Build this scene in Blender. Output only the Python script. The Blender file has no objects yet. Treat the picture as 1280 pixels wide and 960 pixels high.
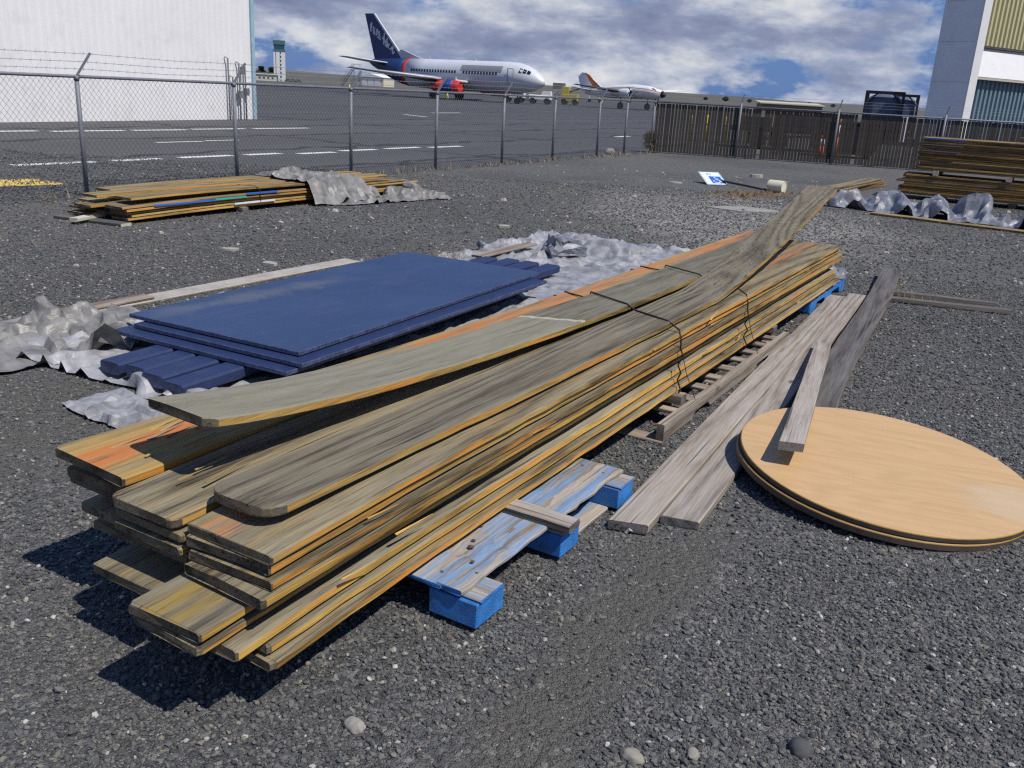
import bpy, bmesh, math, random
import numpy as np
from mathutils import Vector, Matrix, Euler, noise as mnoise

# ------------------------------------------------------------------ camera, sky, sun, exposure
SC = bpy.context.scene
COL = SC.collection
R = math.radians
CAM_H, FPX, PITCH, ROLL = 1.7, 1128.0, R(18.16), R(3.27)
_F = Vector((0, math.cos(PITCH), -math.sin(PITCH)))
_R0 = Vector((1, 0, 0)); _U0 = _R0.cross(_F)
_RT = math.cos(ROLL) * _R0 + math.sin(ROLL) * _U0
_UP = -math.sin(ROLL) * _R0 + math.cos(ROLL) * _U0
cam_data = bpy.data.cameras.new('camera')
cam = bpy.data.objects.new('camera', cam_data); COL.objects.link(cam)
cam_data.sensor_width = 36.0; cam_data.lens = 36.0 * FPX / 1280.0
cam_data.clip_start = 0.05; cam_data.clip_end = 20000
cam.matrix_world = Matrix((( _RT.x, _UP.x, -_F.x, 0), (_RT.y, _UP.y, -_F.y, 0), (_RT.z, _UP.z, -_F.z, CAM_H), (0, 0, 0, 1)))
SC.camera = cam

SUN_TO = Vector((0.53, -0.38, 1.0)).normalized()
SUN_EL = math.asin(SUN_TO.z); SUN_AZ = math.atan2(SUN_TO.x, SUN_TO.y)
w = bpy.data.worlds.new('World'); SC.world = w; w.use_nodes = True
nt = w.node_tree; nt.nodes.clear()
def N(tree, t, **kw):
    n = tree.nodes.new(t)
    for k, v in kw.items(): setattr(n, k, v)
    return n
def ramp(tree, src, stops, interp='LINEAR'):
    n = tree.nodes.new('ShaderNodeValToRGB'); cr = n.color_ramp; cr.interpolation = interp
    while len(cr.elements) < len(stops): cr.elements.new(0.5)
    for e, (p, c) in zip(cr.elements, stops):
        e.position = p; e.color = (c, c, c, 1) if isinstance(c, (int, float)) else (*c, 1)
    tree.links.new(src, n.inputs[0]); return n.outputs[0]
def mixc(tree, fac, a, b, mode='MIX'):
    n = tree.nodes.new('ShaderNodeMix'); n.data_type = 'RGBA'; n.blend_type = mode; n.clamp_factor = True
    for sock, v in ((n.inputs[0], fac), (n.inputs[6], a), (n.inputs[7], b)):
        if hasattr(v, 'is_output'): tree.links.new(v, sock)
        elif isinstance(v, (int, float)): sock.default_value = v
        else: sock.default_value = (*v, 1)
    return n.outputs[2]
def math2(tree, op, a, b=0.0, c=None):
    n = tree.nodes.new('ShaderNodeMath'); n.operation = op
    for i, v in enumerate((a, b) if c is None else (a, b, c)):
        if hasattr(v, 'is_output'): tree.links.new(v, n.inputs[i])
        else: n.inputs[i].default_value = v
    return n.outputs[0]
def noise_tex(tree, vec, scale, detail=4, rough=0.55, dist=0.0):
    n = tree.nodes.new('ShaderNodeTexNoise'); n.inputs['Scale'].default_value = scale
    n.inputs['Detail'].default_value = detail; n.inputs['Roughness'].default_value = rough
    n.inputs['Distortion'].default_value = dist
    if vec is not None: tree.links.new(vec, n.inputs['Vector'])
    return n.outputs[0]
def mapping(tree, vec, scale=(1, 1, 1), loc=(0, 0, 0), rot=(0, 0, 0)):
    n = tree.nodes.new('ShaderNodeMapping')
    n.inputs['Scale'].default_value = scale; n.inputs['Location'].default_value = loc; n.inputs['Rotation'].default_value = rot
    tree.links.new(vec, n.inputs['Vector']); return n.outputs[0]

sky = N(nt, 'ShaderNodeTexSky', sky_type='NISHITA', sun_disc=False, sun_elevation=SUN_EL, sun_rotation=SUN_AZ)
sky.air_density = 1.0; sky.dust_density = 0.6; sky.ozone_density = 1.6; sky.altitude = 300
tc = N(nt, 'ShaderNodeTexCoord')
gen = tc.outputs['Generated']
sxyz = N(nt, 'ShaderNodeSeparateXYZ'); nt.links.new(gen, sxyz.inputs[0])
cover = noise_tex(nt, mapping(nt, gen, (1.0, 1.0, 2.2), (0.35, 0.1, 0.0)), 8.5, 10, 0.60, 0.0)
bigm = noise_tex(nt, mapping(nt, gen, (1, 1, 3.4), (2.3, 0.4, 0.1)), 2.6, 3, 0.5)
cov = math2(nt, 'ADD', math2(nt, 'MULTIPLY', cover, 0.62), math2(nt, 'MULTIPLY', bigm, 0.38))
# broken cumulus: from below the gaps open up overhead, towards the horizon the clouds close ranks
cov = math2(nt, 'SUBTRACT', cov, math2(nt, 'MULTIPLY', math2(nt, 'MAXIMUM', sxyz.outputs[2], 0.0), 0.34))
mask = ramp(nt, cov, [(0.38, 0.0), (0.43, 0.7), (0.49, 1.0)])
shade = noise_tex(nt, mapping(nt, gen, (1.0, 1.0, 2.6), (0.42, 0.17, 0.02)), 9.0, 10, 0.60, 0.0)
low = noise_tex(nt, mapping(nt, gen, (1, 1, 5.0), (0.9, 0.2, 0.11)), 4.0, 4, 0.5)
shade = math2(nt, 'ADD', math2(nt, 'MULTIPLY', shade, 0.66), math2(nt, 'MULTIPLY', low, 0.34))
shade = math2(nt, 'ADD', shade, math2(nt, 'MULTIPLY', math2(nt, 'MAXIMUM', math2(nt, 'SUBTRACT', 0.07, sxyz.outputs[2]), 0.0), 0.95))   # thicker air, paler cloud low down
ccol = ramp(nt, shade, [(0.40, (4.0, 4.8, 7.8)), (0.485, (5.9, 6.8, 9.8)), (0.54, (8.8, 9.7, 12.3)), (0.595, (13.0, 13.5, 14.8)), (0.67, (17.0, 17.0, 17.2))])
skyc = mixc(nt, mask, mixc(nt, 0.75, sky.outputs[0], (1.9, 4.6, 11.8)), ccol)
bg = N(nt, 'ShaderNodeBackground'); bg.inputs['Strength'].default_value = 0.05
out = N(nt, 'ShaderNodeOutputWorld')
nt.links.new(skyc, bg.inputs[0]); nt.links.new(bg.outputs[0], out.inputs[0])

sun_d = bpy.data.lights.new('sun', 'SUN'); sun_d.energy = 5.0; sun_d.angle = R(0.55); sun_d.color = (1.0, 0.95, 0.87)
sun = bpy.data.objects.new('sun', sun_d); COL.objects.link(sun)
sun.rotation_euler = (-SUN_TO).to_track_quat('-Z', 'Y').to_euler(); sun.location = (5, -4, 20)
SC.view_settings.view_transform = 'Standard'; SC.view_settings.look = 'None'
SC.view_settings.exposure = -0.12; SC.view_settings.gamma = 1.0; SC.view_settings.use_curve_mapping = False
SC.cycles.max_bounces = 6; SC.cycles.diffuse_bounces = 3; SC.cycles.glossy_bounces = 3
SC.cycles.use_denoising = False; SC.cycles.filter_width = 1.3; SC.cycles.sample_clamp_indirect = 4.0

# ------------------------------------------------------------------ layout: everything in the lot follows one grid (u away, v to the left)
A0 = Vector((-0.622, 2.133, 0)); GU = Vector((0.49956, 0.86628, 0)); GV = Vector((-0.86628, 0.49956, 0))
PHI = math.atan2(GU.y, GU.x)
def W(u, v, z=0.0): return A0 + GU * u + GV * v + Vector((0, 0, z))
def UVof(p): q = Vector((p[0], p[1], 0)) - A0; return q.dot(GU), q.dot(GV)
def ray(px, py): return _F + _RT * ((px - 640) / FPX) - _UP * ((py - 480) / FPX)
def at(px, py, z=0.0):
    d = ray(px, py); t = (z - CAM_H) / d.z
    return Vector((0, 0, CAM_H)) + d * t
def deep(px, py, y):
    d = ray(px, py); return Vector((0, 0, CAM_H)) + d * (y / d.y)
rng = random.Random(7)

# ------------------------------------------------------------------ materials
MATS = {}
def mat_base(name):
    m = bpy.data.materials.new(name); m.use_nodes = True
    t = m.node_tree; b = t.nodes['Principled BSDF']; MATS[name] = m
    return m, t, b
def setin(t, sock, v):
    if hasattr(v, 'is_output'): t.links.new(v, sock)
    elif isinstance(v, (int, float)): sock.default_value = v
    else: sock.default_value = (*v, 1)
def bump(t, b, h, strength=0.3, dist=0.01):
    n = t.nodes.new('ShaderNodeBump'); n.inputs['Strength'].default_value = strength; n.inputs['Distance'].default_value = dist
    t.links.new(h, n.inputs['Height']); t.links.new(n.outputs[0], b.inputs['Normal'])
def paint(name, col, rough=0.5, metal=0.0, var=0.12, scale=3.0, dirt=None, spec=0.4, bmp=0.0):
    m, t, b = mat_base(name)
    co = N(t, 'ShaderNodeTexCoord').outputs['Object']
    n1 = noise_tex(t, co, scale, 5, 0.6)
    dark = tuple(c * (1 - var) for c in col); lite = tuple(min(1, c * (1 + var)) for c in col)
    c = ramp(t, n1, [(0.3, dark), (0.7, lite)])
    if dirt:
        n2 = noise_tex(t, co, scale * 2.7, 6, 0.65)
        c = mixc(t, ramp(t, n2, [(0.52, 0.0), (0.72, 0.75)]), c, dirt)
    setin(t, b.inputs['Base Color'], c); b.inputs['Roughness'].default_value = rough
    b.inputs['Metallic'].default_value = metal; b.inputs['Specular IOR Level'].default_value = spec
    if bmp: bump(t, b, noise_tex(t, co, scale * 12, 4), bmp, 0.005)
    return m
def wood(name, light, dark, accent=None, acc=(0.56, 0.66), acc_amt=0.8, fig=9.0, along=1.0, contrast=1.0, rough=0.8, streak=None, step=None, spread=0.155, figs=1.0, silver=0.7):
    """weathered board, grain runs along local X; every board shows its own cut"""
    m, t, b = mat_base(name)
    tcn = N(t, 'ShaderNodeTexCoord'); oi = N(t, 'ShaderNodeObjectInfo')
    comb = N(t, 'ShaderNodeCombineXYZ')
    t.links.new(math2(t, 'MULTIPLY', oi.outputs['Random'], 37.0), comb.inputs[0])
    t.links.new(math2(t, 'MULTIPLY', oi.outputs['Random'], 91.0), comb.inputs[1])
    t.links.new(math2(t, 'MULTIPLY', oi.outputs['Random'], 53.0), comb.inputs[2])
    ad = N(t, 'ShaderNodeVectorMath', operation='ADD')
    t.links.new(tcn.outputs['Object'], ad.inputs[0]); t.links.new(comb.outputs[0], ad.inputs[1])
    co = ad.outputs[0]
    n_fig = noise_tex(t, mapping(t, co, (0.13 * along, 2.4, 2.4)), 1.0, 2, 0.4, 0.15)
    ring = math2(t, 'SINE', math2(t, 'MULTIPLY', n_fig, fig * 6.283))
    ring = math2(t, 'POWER', math2(t, 'MULTIPLY_ADD', ring, 0.5, 0.5), 0.55)
    fine = noise_tex(t, mapping(t, co, (3.5, 150, 150)), 1.0, 4, 0.65)
    med = noise_tex(t, mapping(t, co, (1.8, 40, 40)), 1.0, 5, 0.65)
    blot = noise_tex(t, mapping(t, co, (3.0, 9.0, 9.0)), 1.0, 7, 0.7)
    f = math2(t, 'ADD', math2(t, 'MULTIPLY', ring, 0.20 * figs), math2(t, 'ADD', math2(t, 'MULTIPLY', fine, 0.62), math2(t, 'MULTIPLY', med, 0.30)))
    ctr = 0.46 + 0.12 * figs
    c = ramp(t, f, [(ctr - spread / contrast, dark), (ctr, tuple(0.45 * a + 0.55 * b2 for a, b2 in zip(dark, light))), (ctr + spread / contrast, light)])
    c = mixc(t, ramp(t, blot, [(0.42, 0.0), (0.72, 0.55)]), c, mixc(t, 1.0, c, (0.66, 0.62, 0.56), 'MULTIPLY'))
    sil = noise_tex(t, mapping(t, co, (2.0, 30.0, 30.0), (9, 4, 2)), 1.0, 6, 0.7)
    lum = sum(light) / 3 * 1.12
    c = mixc(t, math2(t, 'MULTIPLY', ramp(t, sil, [(0.50, 0.0), (0.64, 0.75)]), silver), c, mixc(t, fine, (lum * 0.45, lum * 0.44, lum * 0.43), (lum * 1.25, lum * 1.22, lum * 1.2)))
    brn = noise_tex(t, mapping(t, co, (2.4, 42.0, 42.0), (2, 8, 5)), 1.0, 6, 0.7)
    c = mixc(t, ramp(t, brn, [(0.56, 0.0), (0.70, 0.7)]), c, mixc(t, 1.0, c, (0.45, 0.37, 0.28), 'MULTIPLY'))
    # knots and checks
    kv = N(t, 'ShaderNodeTexVoronoi'); kv.inputs['Scale'].default_value = 1.0; t.links.new(mapping(t, co, (1.5, 4.2, 4.2)), kv.inputs['Vector'])
    c = mixc(t, ramp(t, kv.outputs['Distance'], [(0.055, 0.8), (0.085, 0.0)]), c, tuple(x * 0.5 for x in dark))
    chk = noise_tex(t, mapping(t, co, (0.9, 60, 60), (3, 1, 7)), 1.0, 2, 0.5)
    c = mixc(t, ramp(t, chk, [(0.64, 0.0), (0.70, 0.85)]), c, tuple(x * 0.4 for x in dark))
    if accent:
        an = noise_tex(t, mapping(t, co, (1.2, 17.0, 17.0)), 1.0, 6, 0.68, 0.4)
        am = math2(t, 'MULTIPLY', ramp(t, an, [(acc[0], 0.0), (acc[1], 1.0)]), acc_amt)
        c = mixc(t, am, c, mixc(t, fine, tuple(x * 0.72 for x in accent), tuple(min(1, x * 1.2) for x in accent)))
    if streak:   # a band of paint worn along the board: (y0, y1, colour)
        sx = N(t, 'ShaderNodeSeparateXYZ'); t.links.new(tcn.outputs['Object'], sx.inputs[0])
        yy = math2(t, 'ADD', sx.outputs[1], math2(t, 'MULTIPLY_ADD', noise_tex(t, mapping(t, co, (2.5, 12, 12)), 1.0, 6, 0.7), 0.16, -0.08))
        d = math2(t, 'ABSOLUTE', math2(t, 'SUBTRACT', yy, 0.5 * (streak[0] + streak[1])), 0)
        mk = ramp(t, math2(t, 'DIVIDE', d, 0.5 * abs(streak[1] - streak[0])), [(0.55, 1.0), (1.0, 0.0)])
        mk = math2(t, 'MULTIPLY', mk, ramp(t, noise_tex(t, mapping(t, co, (0.6, 9, 9)), 1.0, 6, 0.7), [(0.40, 0.0), (0.55, 0.95)]))
        flake = noise_tex(t, mapping(t, co, (5.0, 60, 60)), 1.0, 5, 0.7)
        mk = math2(t, 'MULTIPLY', mk, ramp(t, flake, [(0.38, 0.15), (0.50, 1.0)]))
        c = mixc(t, mk, c, mixc(t, med, tuple(x * 0.7 for x in streak[2]), tuple(min(1, x * 1.15) for x in streak[2])))
    if step:     # dusty end of a board that lay uncovered, with a chalky line where the cover ended
        sx = N(t, 'ShaderNodeSeparateXYZ'); t.links.new(tcn.outputs['Object'], sx.inputs[0])
        xx = math2(t, 'ADD', sx.outputs[0], math2(t, 'MULTIPLY_ADD', noise_tex(t, mapping(t, co, (3, 18, 3)), 1.0, 4), 0.10, -0.05))
        xx = math2(t, 'ADD', xx, math2(t, 'MULTIPLY', sx.outputs[1], 0.5))
        c = mixc(t, math2(t, 'MULTIPLY', math2(t, 'LESS_THAN', xx, step), 0.30), c, (0.40, 0.37, 0.28))
        ln = math2(t, 'COMPARE', xx, step, 0.022)
        c = mixc(t, math2(t, 'MULTIPLY', ln, 0.6), c, (0.55, 0.50, 0.40))
    r2 = math2(t, 'MULTIPLY_ADD', oi.outputs['Random'], 0.36, 0.80)
    hv = N(t, 'ShaderNodeHueSaturation'); t.links.new(r2, hv.inputs['Value']); t.links.new(c, hv.inputs['Color'])
    t.links.new(hv.outputs[0], b.inputs['Base Color'])
    b.inputs['Roughness'].default_value = rough; b.inputs['Specular IOR Level'].default_value = 0.3
    bump(t, b, math2(t, 'ADD', fine, math2(t, 'MULTIPLY', ring, 0.25)), 0.6, 0.004)
    return m
olive_l, olive_d = (0.290, 0.243, 0.152), (0.060, 0.049, 0.031)
M_top = wood('wood_weathered_olive', olive_l, olive_d, (0.40, 0.245, 0.075), (0.54, 0.68), 0.6, silver=0.32)
M_fig = wood('wood_weathered_figured', (0.275, 0.240, 0.165), (0.064, 0.052, 0.037), fig=15.0, figs=1.0, spread=0.20, silver=0.30)
M_tip = wood('wood_weathered_dusty', (0.238, 0.220, 0.158), (0.075, 0.066, 0.045), step=2.35, spread=0.20, figs=0.6, silver=0.4)
M_or = wood('wood_orange_paint_worn', (0.31, 0.25, 0.15), (0.09, 0.068, 0.038), (0.42, 0.27, 0.08), (0.43, 0.58), 0.8, streak=(-0.075, 0.085, (0.54, 0.17, 0.050)), silver=0.35)
M_red = wood('wood_reddish_band', olive_l, olive_d, (0.40, 0.245, 0.075), (0.54, 0.68), 0.5, streak=(0.02, 0.13, (0.40, 0.16, 0.065)), silver=0.3)
M_gold = wood('wood_yellow_flaking', (0.31, 0.27, 0.185), (0.085, 0.070, 0.045), streak=(-0.10, 0.10, (0.38, 0.26, 0.06)), silver=0.6)
M_side = wood('wood_edge_olive', (0.52, 0.35, 0.105), (0.075, 0.050, 0.022), (0.66, 0.28, 0.045), (0.48, 0.60), 0.85, spread=0.16, silver=0.15)
M_side2 = wood('wood_edge_amber', (0.68, 0.42, 0.095), (0.15, 0.085, 0.024), (0.66, 0.25, 0.04), (0.50, 0.62), 0.8, spread=0.15, silver=0.0)
M_end = wood('wood_end_grain', (0.19, 0.155, 0.095), (0.045, 0.036, 0.026), along=8)
M_grey = wood('wood_silver_grey', (0.40, 0.355, 0.31), (0.150, 0.125, 0.105), fig=14, figs=1.0, spread=0.20)
M_greyside = wood('wood_silver_grey_edge', (0.36, 0.305, 0.245), (0.12, 0.098, 0.075))
M_dark = wood('wood_dark_grey', (0.19, 0.175, 0.17), (0.060, 0.054, 0.053), fig=12)
M_pal = wood('wood_pallet_grey', (0.40, 0.325, 0.255), (0.13, 0.10, 0.08))
M_palb = wood('wood_pallet_blue_stained', (0.45, 0.39, 0.325), (0.16, 0.135, 0.11), (0.13, 0.29, 0.54), (0.47, 0.58), 0.72, silver=0.4)
M_brown = wood('wood_stack_brown', (0.24, 0.150, 0.062), (0.04, 0.026, 0.015), (0.40, 0.20, 0.055), (0.52, 0.64), 0.7, spread=0.16, silver=0.1)
M_gtop = wood('wood_stack_top_olive', (0.31, 0.235, 0.105), (0.085, 0.064, 0.03), (0.42, 0.26, 0.08), (0.5, 0.65), 0.6)
M_bluew = paint('blue_pallet_paint', (0.030, 0.185, 0.53), 0.6, var=0.3, scale=14, dirt=(0.13, 0.15, 0.18), bmp=0.9)
M_panel = paint('navy_blue_panel', (0.016, 0.028, 0.088), 0.55, var=0.12, scale=3, dirt=(0.028, 0.045, 0.10), spec=0.4)
def panel_mat():
    m, t, b = mat_base('navy_blue_panel_dusty'); co = N(t, 'ShaderNodeTexCoord').outputs['Object']
    c = ramp(t, noise_tex(t, co, 1.1, 5, 0.6), [(0.3, (0.024, 0.047, 0.114)), (0.7, (0.034, 0.063, 0.145))])
    c = mixc(t, ramp(t, noise_tex(t, mapping(t, co, (0.8, 3.0, 1)), 2.2, 7, 0.7), [(0.50, 0.0), (0.78, 0.30)]), c, (0.085, 0.100, 0.135))
    sx = N(t, 'ShaderNodeSeparateXYZ'); t.links.new(co, sx.inputs[0])     # wind-blown dust along the far long edge
    dd = math2(t, 'ADD', math2(t, 'ABSOLUTE', math2(t, 'SUBTRACT', sx.outputs[1], math2(t, 'MULTIPLY_ADD', sx.outputs[0], -0.10, 1.24))), math2(t, 'MULTIPLY_ADD', noise_tex(t, co, 3.0, 6, 0.7), 0.5, -0.25))
    dm = math2(t, 'MULTIPLY', ramp(t, dd, [(0.0, 0.24), (0.14, 0.0)]), ramp(t, math2(t, 'ABSOLUTE', math2(t, 'SUBTRACT', sx.outputs[0], 0.9)), [(0.5, 1.0), (1.0, 0.0)]))
    c = mixc(t, dm, c, (0.24, 0.225, 0.20))
    sp = noise_tex(t, co, 55, 3, 0.6); c = mixc(t, ramp(t, sp, [(0.70, 0.0), (0.74, 0.5)]), c, (0.30, 0.30, 0.31))
    scr = noise_tex(t, mapping(t, co, (0.7, 60, 1), rot=(0, 0, 0.5)), 1.0, 2, 0.5); c = mixc(t, ramp(t, scr, [(0.72, 0.0), (0.75, 0.14)]), c, (0.20, 0.23, 0.30))
    setin(t, b.inputs['Base Color'], c); setin(t, b.inputs['Roughness'], ramp(t, noise_tex(t, co, 2.0, 5), [(0.3, 0.58), (0.7, 0.75)])); b.inputs['Specular IOR Level'].default_value = 0.3; return m
M_paneldust = panel_mat(); M_pedge = paint('navy_panel_worn_edge', (0.040, 0.058, 0.125), 0.6, var=0.5, scale=22, dirt=(0.14, 0.15, 0.17))
M_steel = paint('galvanised_steel', (0.17, 0.18, 0.205), 0.6, 0.2, 0.15, 8)
M_wire = paint('fence_wire', (0.26, 0.275, 0.29), 0.55, 0.2, 0.1, 8)
M_dwire = paint('tie_wire_dark', (0.03, 0.025, 0.022), 0.6, 0.3)
M_rubber = paint('black_rubber', (0.018, 0.018, 0.02), 0.7)
M_white = paint('white_paint', (0.74, 0.75, 0.76), 0.5, var=0.05)
M_wall = paint('white_steel_cladding', (0.77, 0.765, 0.765), 0.55, var=0.04, scale=0.5, dirt=(0.66, 0.65, 0.635))
M_trimblue = paint('pale_blue_trim', (0.30, 0.45, 0.53), 0.5)
M_conc = paint('pale_concrete', (0.46, 0.42, 0.34), 0.9, var=0.15, scale=9, bmp=0.3)
M_pvc = paint('cream_plastic_tube', (0.62, 0.57, 0.44), 0.55, var=0.06, dirt=(0.35, 0.31, 0.24))
M_yel = paint('yellow_paint', (0.70, 0.52, 0.04), 0.5)
M_red_p = paint('orange_red_plastic', (0.68, 0.075, 0.02), 0.5)
M_slat = paint('brown_grey_fence_slat', (0.050, 0.040, 0.032), 0.75, var=0.4, scale=6)
M_black = paint('black_painted_steel', (0.016, 0.017, 0.02), 0.55)

def tarp_mat(name, col, rough, metal=0.0):
    m, t, b = mat_base(name)
    co = N(t, 'ShaderNodeTexCoord').outputs['Object']
    n1 = noise_tex(t, co, 6.0, 6, 0.65, 0.5)
    c = ramp(t, n1, [(0.32, tuple(x * 0.5 for x in col)), (0.62, tuple(x * 1.15 for x in col))])
    c = mixc(t, ramp(t, noise_tex(t, mapping(t, co, (1, 1, 1), (4, 2, 0)), 3.0, 7, 0.7), [(0.56, 0.0), (0.70, 0.6)]), c, tuple(x * y for x, y in zip(col, (0.55, 0.50, 0.44))))
    setin(t, b.inputs['Base Color'], c); b.inputs['Roughness'].default_value = rough; b.inputs['Metallic'].default_value = metal
    r1 = math2(t, 'ABSOLUTE', math2(t, 'SUBTRACT', noise_tex(t, mapping(t, co, (1, 1.6, 1)), 11, 3, 0.55, 0.9), 0.5))
    r2 = math2(t, 'ABSOLUTE', math2(t, 'SUBTRACT', noise_tex(t, mapping(t, co, (1.5, 1, 1), (5, 5, 0)), 24, 3, 0.55, 0.7), 0.5))
    bump(t, b, math2(t, 'ADD', math2(t, 'MULTIPLY', r1, -1.6), math2(t, 'MULTIPLY', r2, -0.4)), 0.28, 0.02); return m
M_tarp = tarp_mat('silver_tarp', (0.22, 0.212, 0.20), 0.46)
M_tarpw = tarp_mat('silver_white_tarp', (0.29, 0.29, 0.305), 0.46)
M_tarpb = tarp_mat('silver_blue_tarp', (0.19, 0.20, 0.235), 0.44)

def gravel_mat():
    m, t, b = mat_base('gravel')
    co = N(t, 'ShaderNodeTexCoord').outputs['Object']
    big = noise_tex(t, co, 0.23, 5, 0.6); midn = noise_tex(t, co, 1.4, 5, 0.62)
    v = N(t, 'ShaderNodeTexVoronoi'); v.inputs['Scale'].default_value = 46; t.links.new(co, v.inputs['Vector'])
    v2 = N(t, 'ShaderNodeTexVoronoi'); v2.inputs['Scale'].default_value = 15; t.links.new(co, v2.inputs['Vector'])
    v3 = N(t, 'ShaderNodeTexVoronoi'); v3.inputs['Scale'].default_value = 190; t.links.new(co, v3.inputs['Vector'])
    def chan(vn):
        s = N(t, 'ShaderNodeSeparateColor'); t.links.new(vn.outputs['Color'], s.inputs[0]); return s.outputs
    r1, r2, r3 = chan(v), chan(v2), chan(v3)
    g = ramp(t, r1[0], [(0.0, (0.050, 0.052, 0.057)), (0.6, (0.125, 0.127, 0.132)), (0.9, (0.21, 0.205, 0.195)), (1.0, (0.31, 0.30, 0.28))])
    fine = ramp(t, r3[0], [(0.0, (0.055, 0.055, 0.055)), (0.8, (0.150, 0.145, 0.135)), (1.0, (0.34, 0.32, 0.29))])
    c = mixc(t, ramp(t, midn, [(0.40, 0.25), (0.62, 0.95)]), g, fine)
    # sandier dirt in places, blue-black chips in others
    c = mixc(t, ramp(t, noise_tex(t, co, 0.55, 5, 0.65), [(0.50, 0.0), (0.72, 0.55)]), c, mixc(t, 0.5, c, (0.135, 0.118, 0.092)))
    c = mixc(t, ramp(t, big, [(0.38, 0.55), (0.52, 0.0)]), c, mixc(t, 1.0, c, (0.55, 0.58, 0.64), 'MULTIPLY'))
    s2 = N(t, 'ShaderNodeSeparateXYZ'); t.links.new(co, s2.inputs[0])
    wv = math2(t, 'MULTIPLY_ADD', noise_tex(t, co, 2.2, 5, 0.65), 0.5, -0.25)
    bx = math2(t, 'DIVIDE', math2(t, 'ADD', math2(t, 'SUBTRACT', s2.outputs[0], math2(t, 'MULTIPLY_ADD', math2(t, 'SUBTRACT', s2.outputs[1], 2.0), 0.52, 0.06)), wv), 0.26)
    bm_ = math2(t, 'MULTIPLY', ramp(t, math2(t, 'ABSOLUTE', bx), [(0.3, 0.9), (1.2, 0.0)]), ramp(t, math2(t, 'MULTIPLY', s2.outputs[1], 0.2), [(0.6, 1.0), (0.78, 0.0)]))
    px_ = math2(t, 'DIVIDE', math2(t, 'ADD', s2.outputs[0], 2.1), 1.0); py_ = math2(t, 'DIVIDE', math2(t, 'SUBTRACT', s2.outputs[1], 4.4), 1.1)
    pr_ = math2(t, 'ADD', math2(t, 'ADD', math2(t, 'MULTIPLY', px_, px_), math2(t, 'MULTIPLY', py_, py_)), wv)
    bm_ = math2(t, 'MAXIMUM', bm_, ramp(t, pr_, [(0.3, 0.7), (1.2, 0.0)]))
    soil = ramp(t, noise_tex(t, co, 140, 6, 0.75), [(0.32, (0.050, 0.047, 0.040)), (0.52, (0.115, 0.110, 0.097)), (0.68, (0.20, 0.19, 0.17))])
    c = mixc(t, bm_, c, soil)
    # pale chips
    chip = math2(t, 'GREATER_THAN', r1[1], 0.965); chip2 = math2(t, 'GREATER_THAN', r2[1], 0.982)
    c = mixc(t, math2(t, 'MULTIPLY', chip, 0.4), c, (0.32, 0.30, 0.26))
    # worn pale limestone drift around the middle of the lot
    sx = N(t, 'ShaderNodeSeparateXYZ'); t.links.new(co, sx.inputs[0])
    dx = math2(t, 'DIVIDE', math2(t, 'SUBTRACT', sx.outputs[0], 3.2), 2.6); dy = math2(t, 'DIVIDE', math2(t, 'SUBTRACT', sx.outputs[1], 14.0), 4.2)
    rr = math2(t, 'ADD', math2(t, 'MULTIPLY', dx, dx), math2(t, 'MULTIPLY', dy, dy))
    rr = math2(t, 'ADD', rr, math2(t, 'MULTIPLY_ADD', noise_tex(t, co, 0.9, 6, 0.7), 2.4, -1.2))
    dm = ramp(t, rr, [(0.2, 1.0), (1.3, 0.0)])
    pale = ramp(t, r1[2], [(0.0, (0.10, 0.10, 0.10)), (0.5, (0.20, 0.195, 0.18)), (0.85, (0.42, 0.40, 0.36)), (1.0, (0.55, 0.52, 0.47))])
    c = mixc(t, math2(t, 'MULTIPLY', dm, 0.88), c, pale)
    setin(t, b.inputs['Base Color'], c); b.inputs['Roughness'].default_value = 0.92; b.inputs['Specular IOR Level'].default_value = 0.25
    h = math2(t, 'ADD', math2(t, 'MULTIPLY', v.outputs['Distance'], -1.0), math2(t, 'ADD', math2(t, 'MULTIPLY', v3.outputs['Distance'], -0.45), math2(t, 'MULTIPLY', noise_tex(t, co, 60, 4), 0.6)))
    bump(t, b, h, 0.9, 0.018); return m
M_gravel = gravel_mat()
def stone_mat():
    m, t, b = mat_base('gravel_stone')
    oi = N(t, 'ShaderNodeObjectInfo'); co = N(t, 'ShaderNodeTexCoord').outputs['Object']
    c = ramp(t, oi.outputs['Random'], [(0.0, (0.046, 0.050, 0.055)), (0.35, (0.086, 0.090, 0.095)), (0.70, (0.136, 0.139, 0.139)), (0.90, (0.185, 0.178, 0.162)), (0.965, (0.23, 0.205, 0.165)), (0.985, (0.40, 0.38, 0.34)), (1.0, (0.54, 0.52, 0.48))])
    c = mixc(t, math2(t, 'MULTIPLY', noise_tex(t, co, 2.5, 5, 0.65), 0.45), c, mixc(t, 0.5, c, (0.16, 0.145, 0.12)))
    setin(t, b.inputs['Base Color'], c); b.inputs['Roughness'].default_value = 0.85; b.inputs['Specular IOR Level'].default_value = 0.3
    bump(t, b, noise_tex(t, co, 6, 4), 0.35, 0.1); return m
M_stone = stone_mat()
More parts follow.
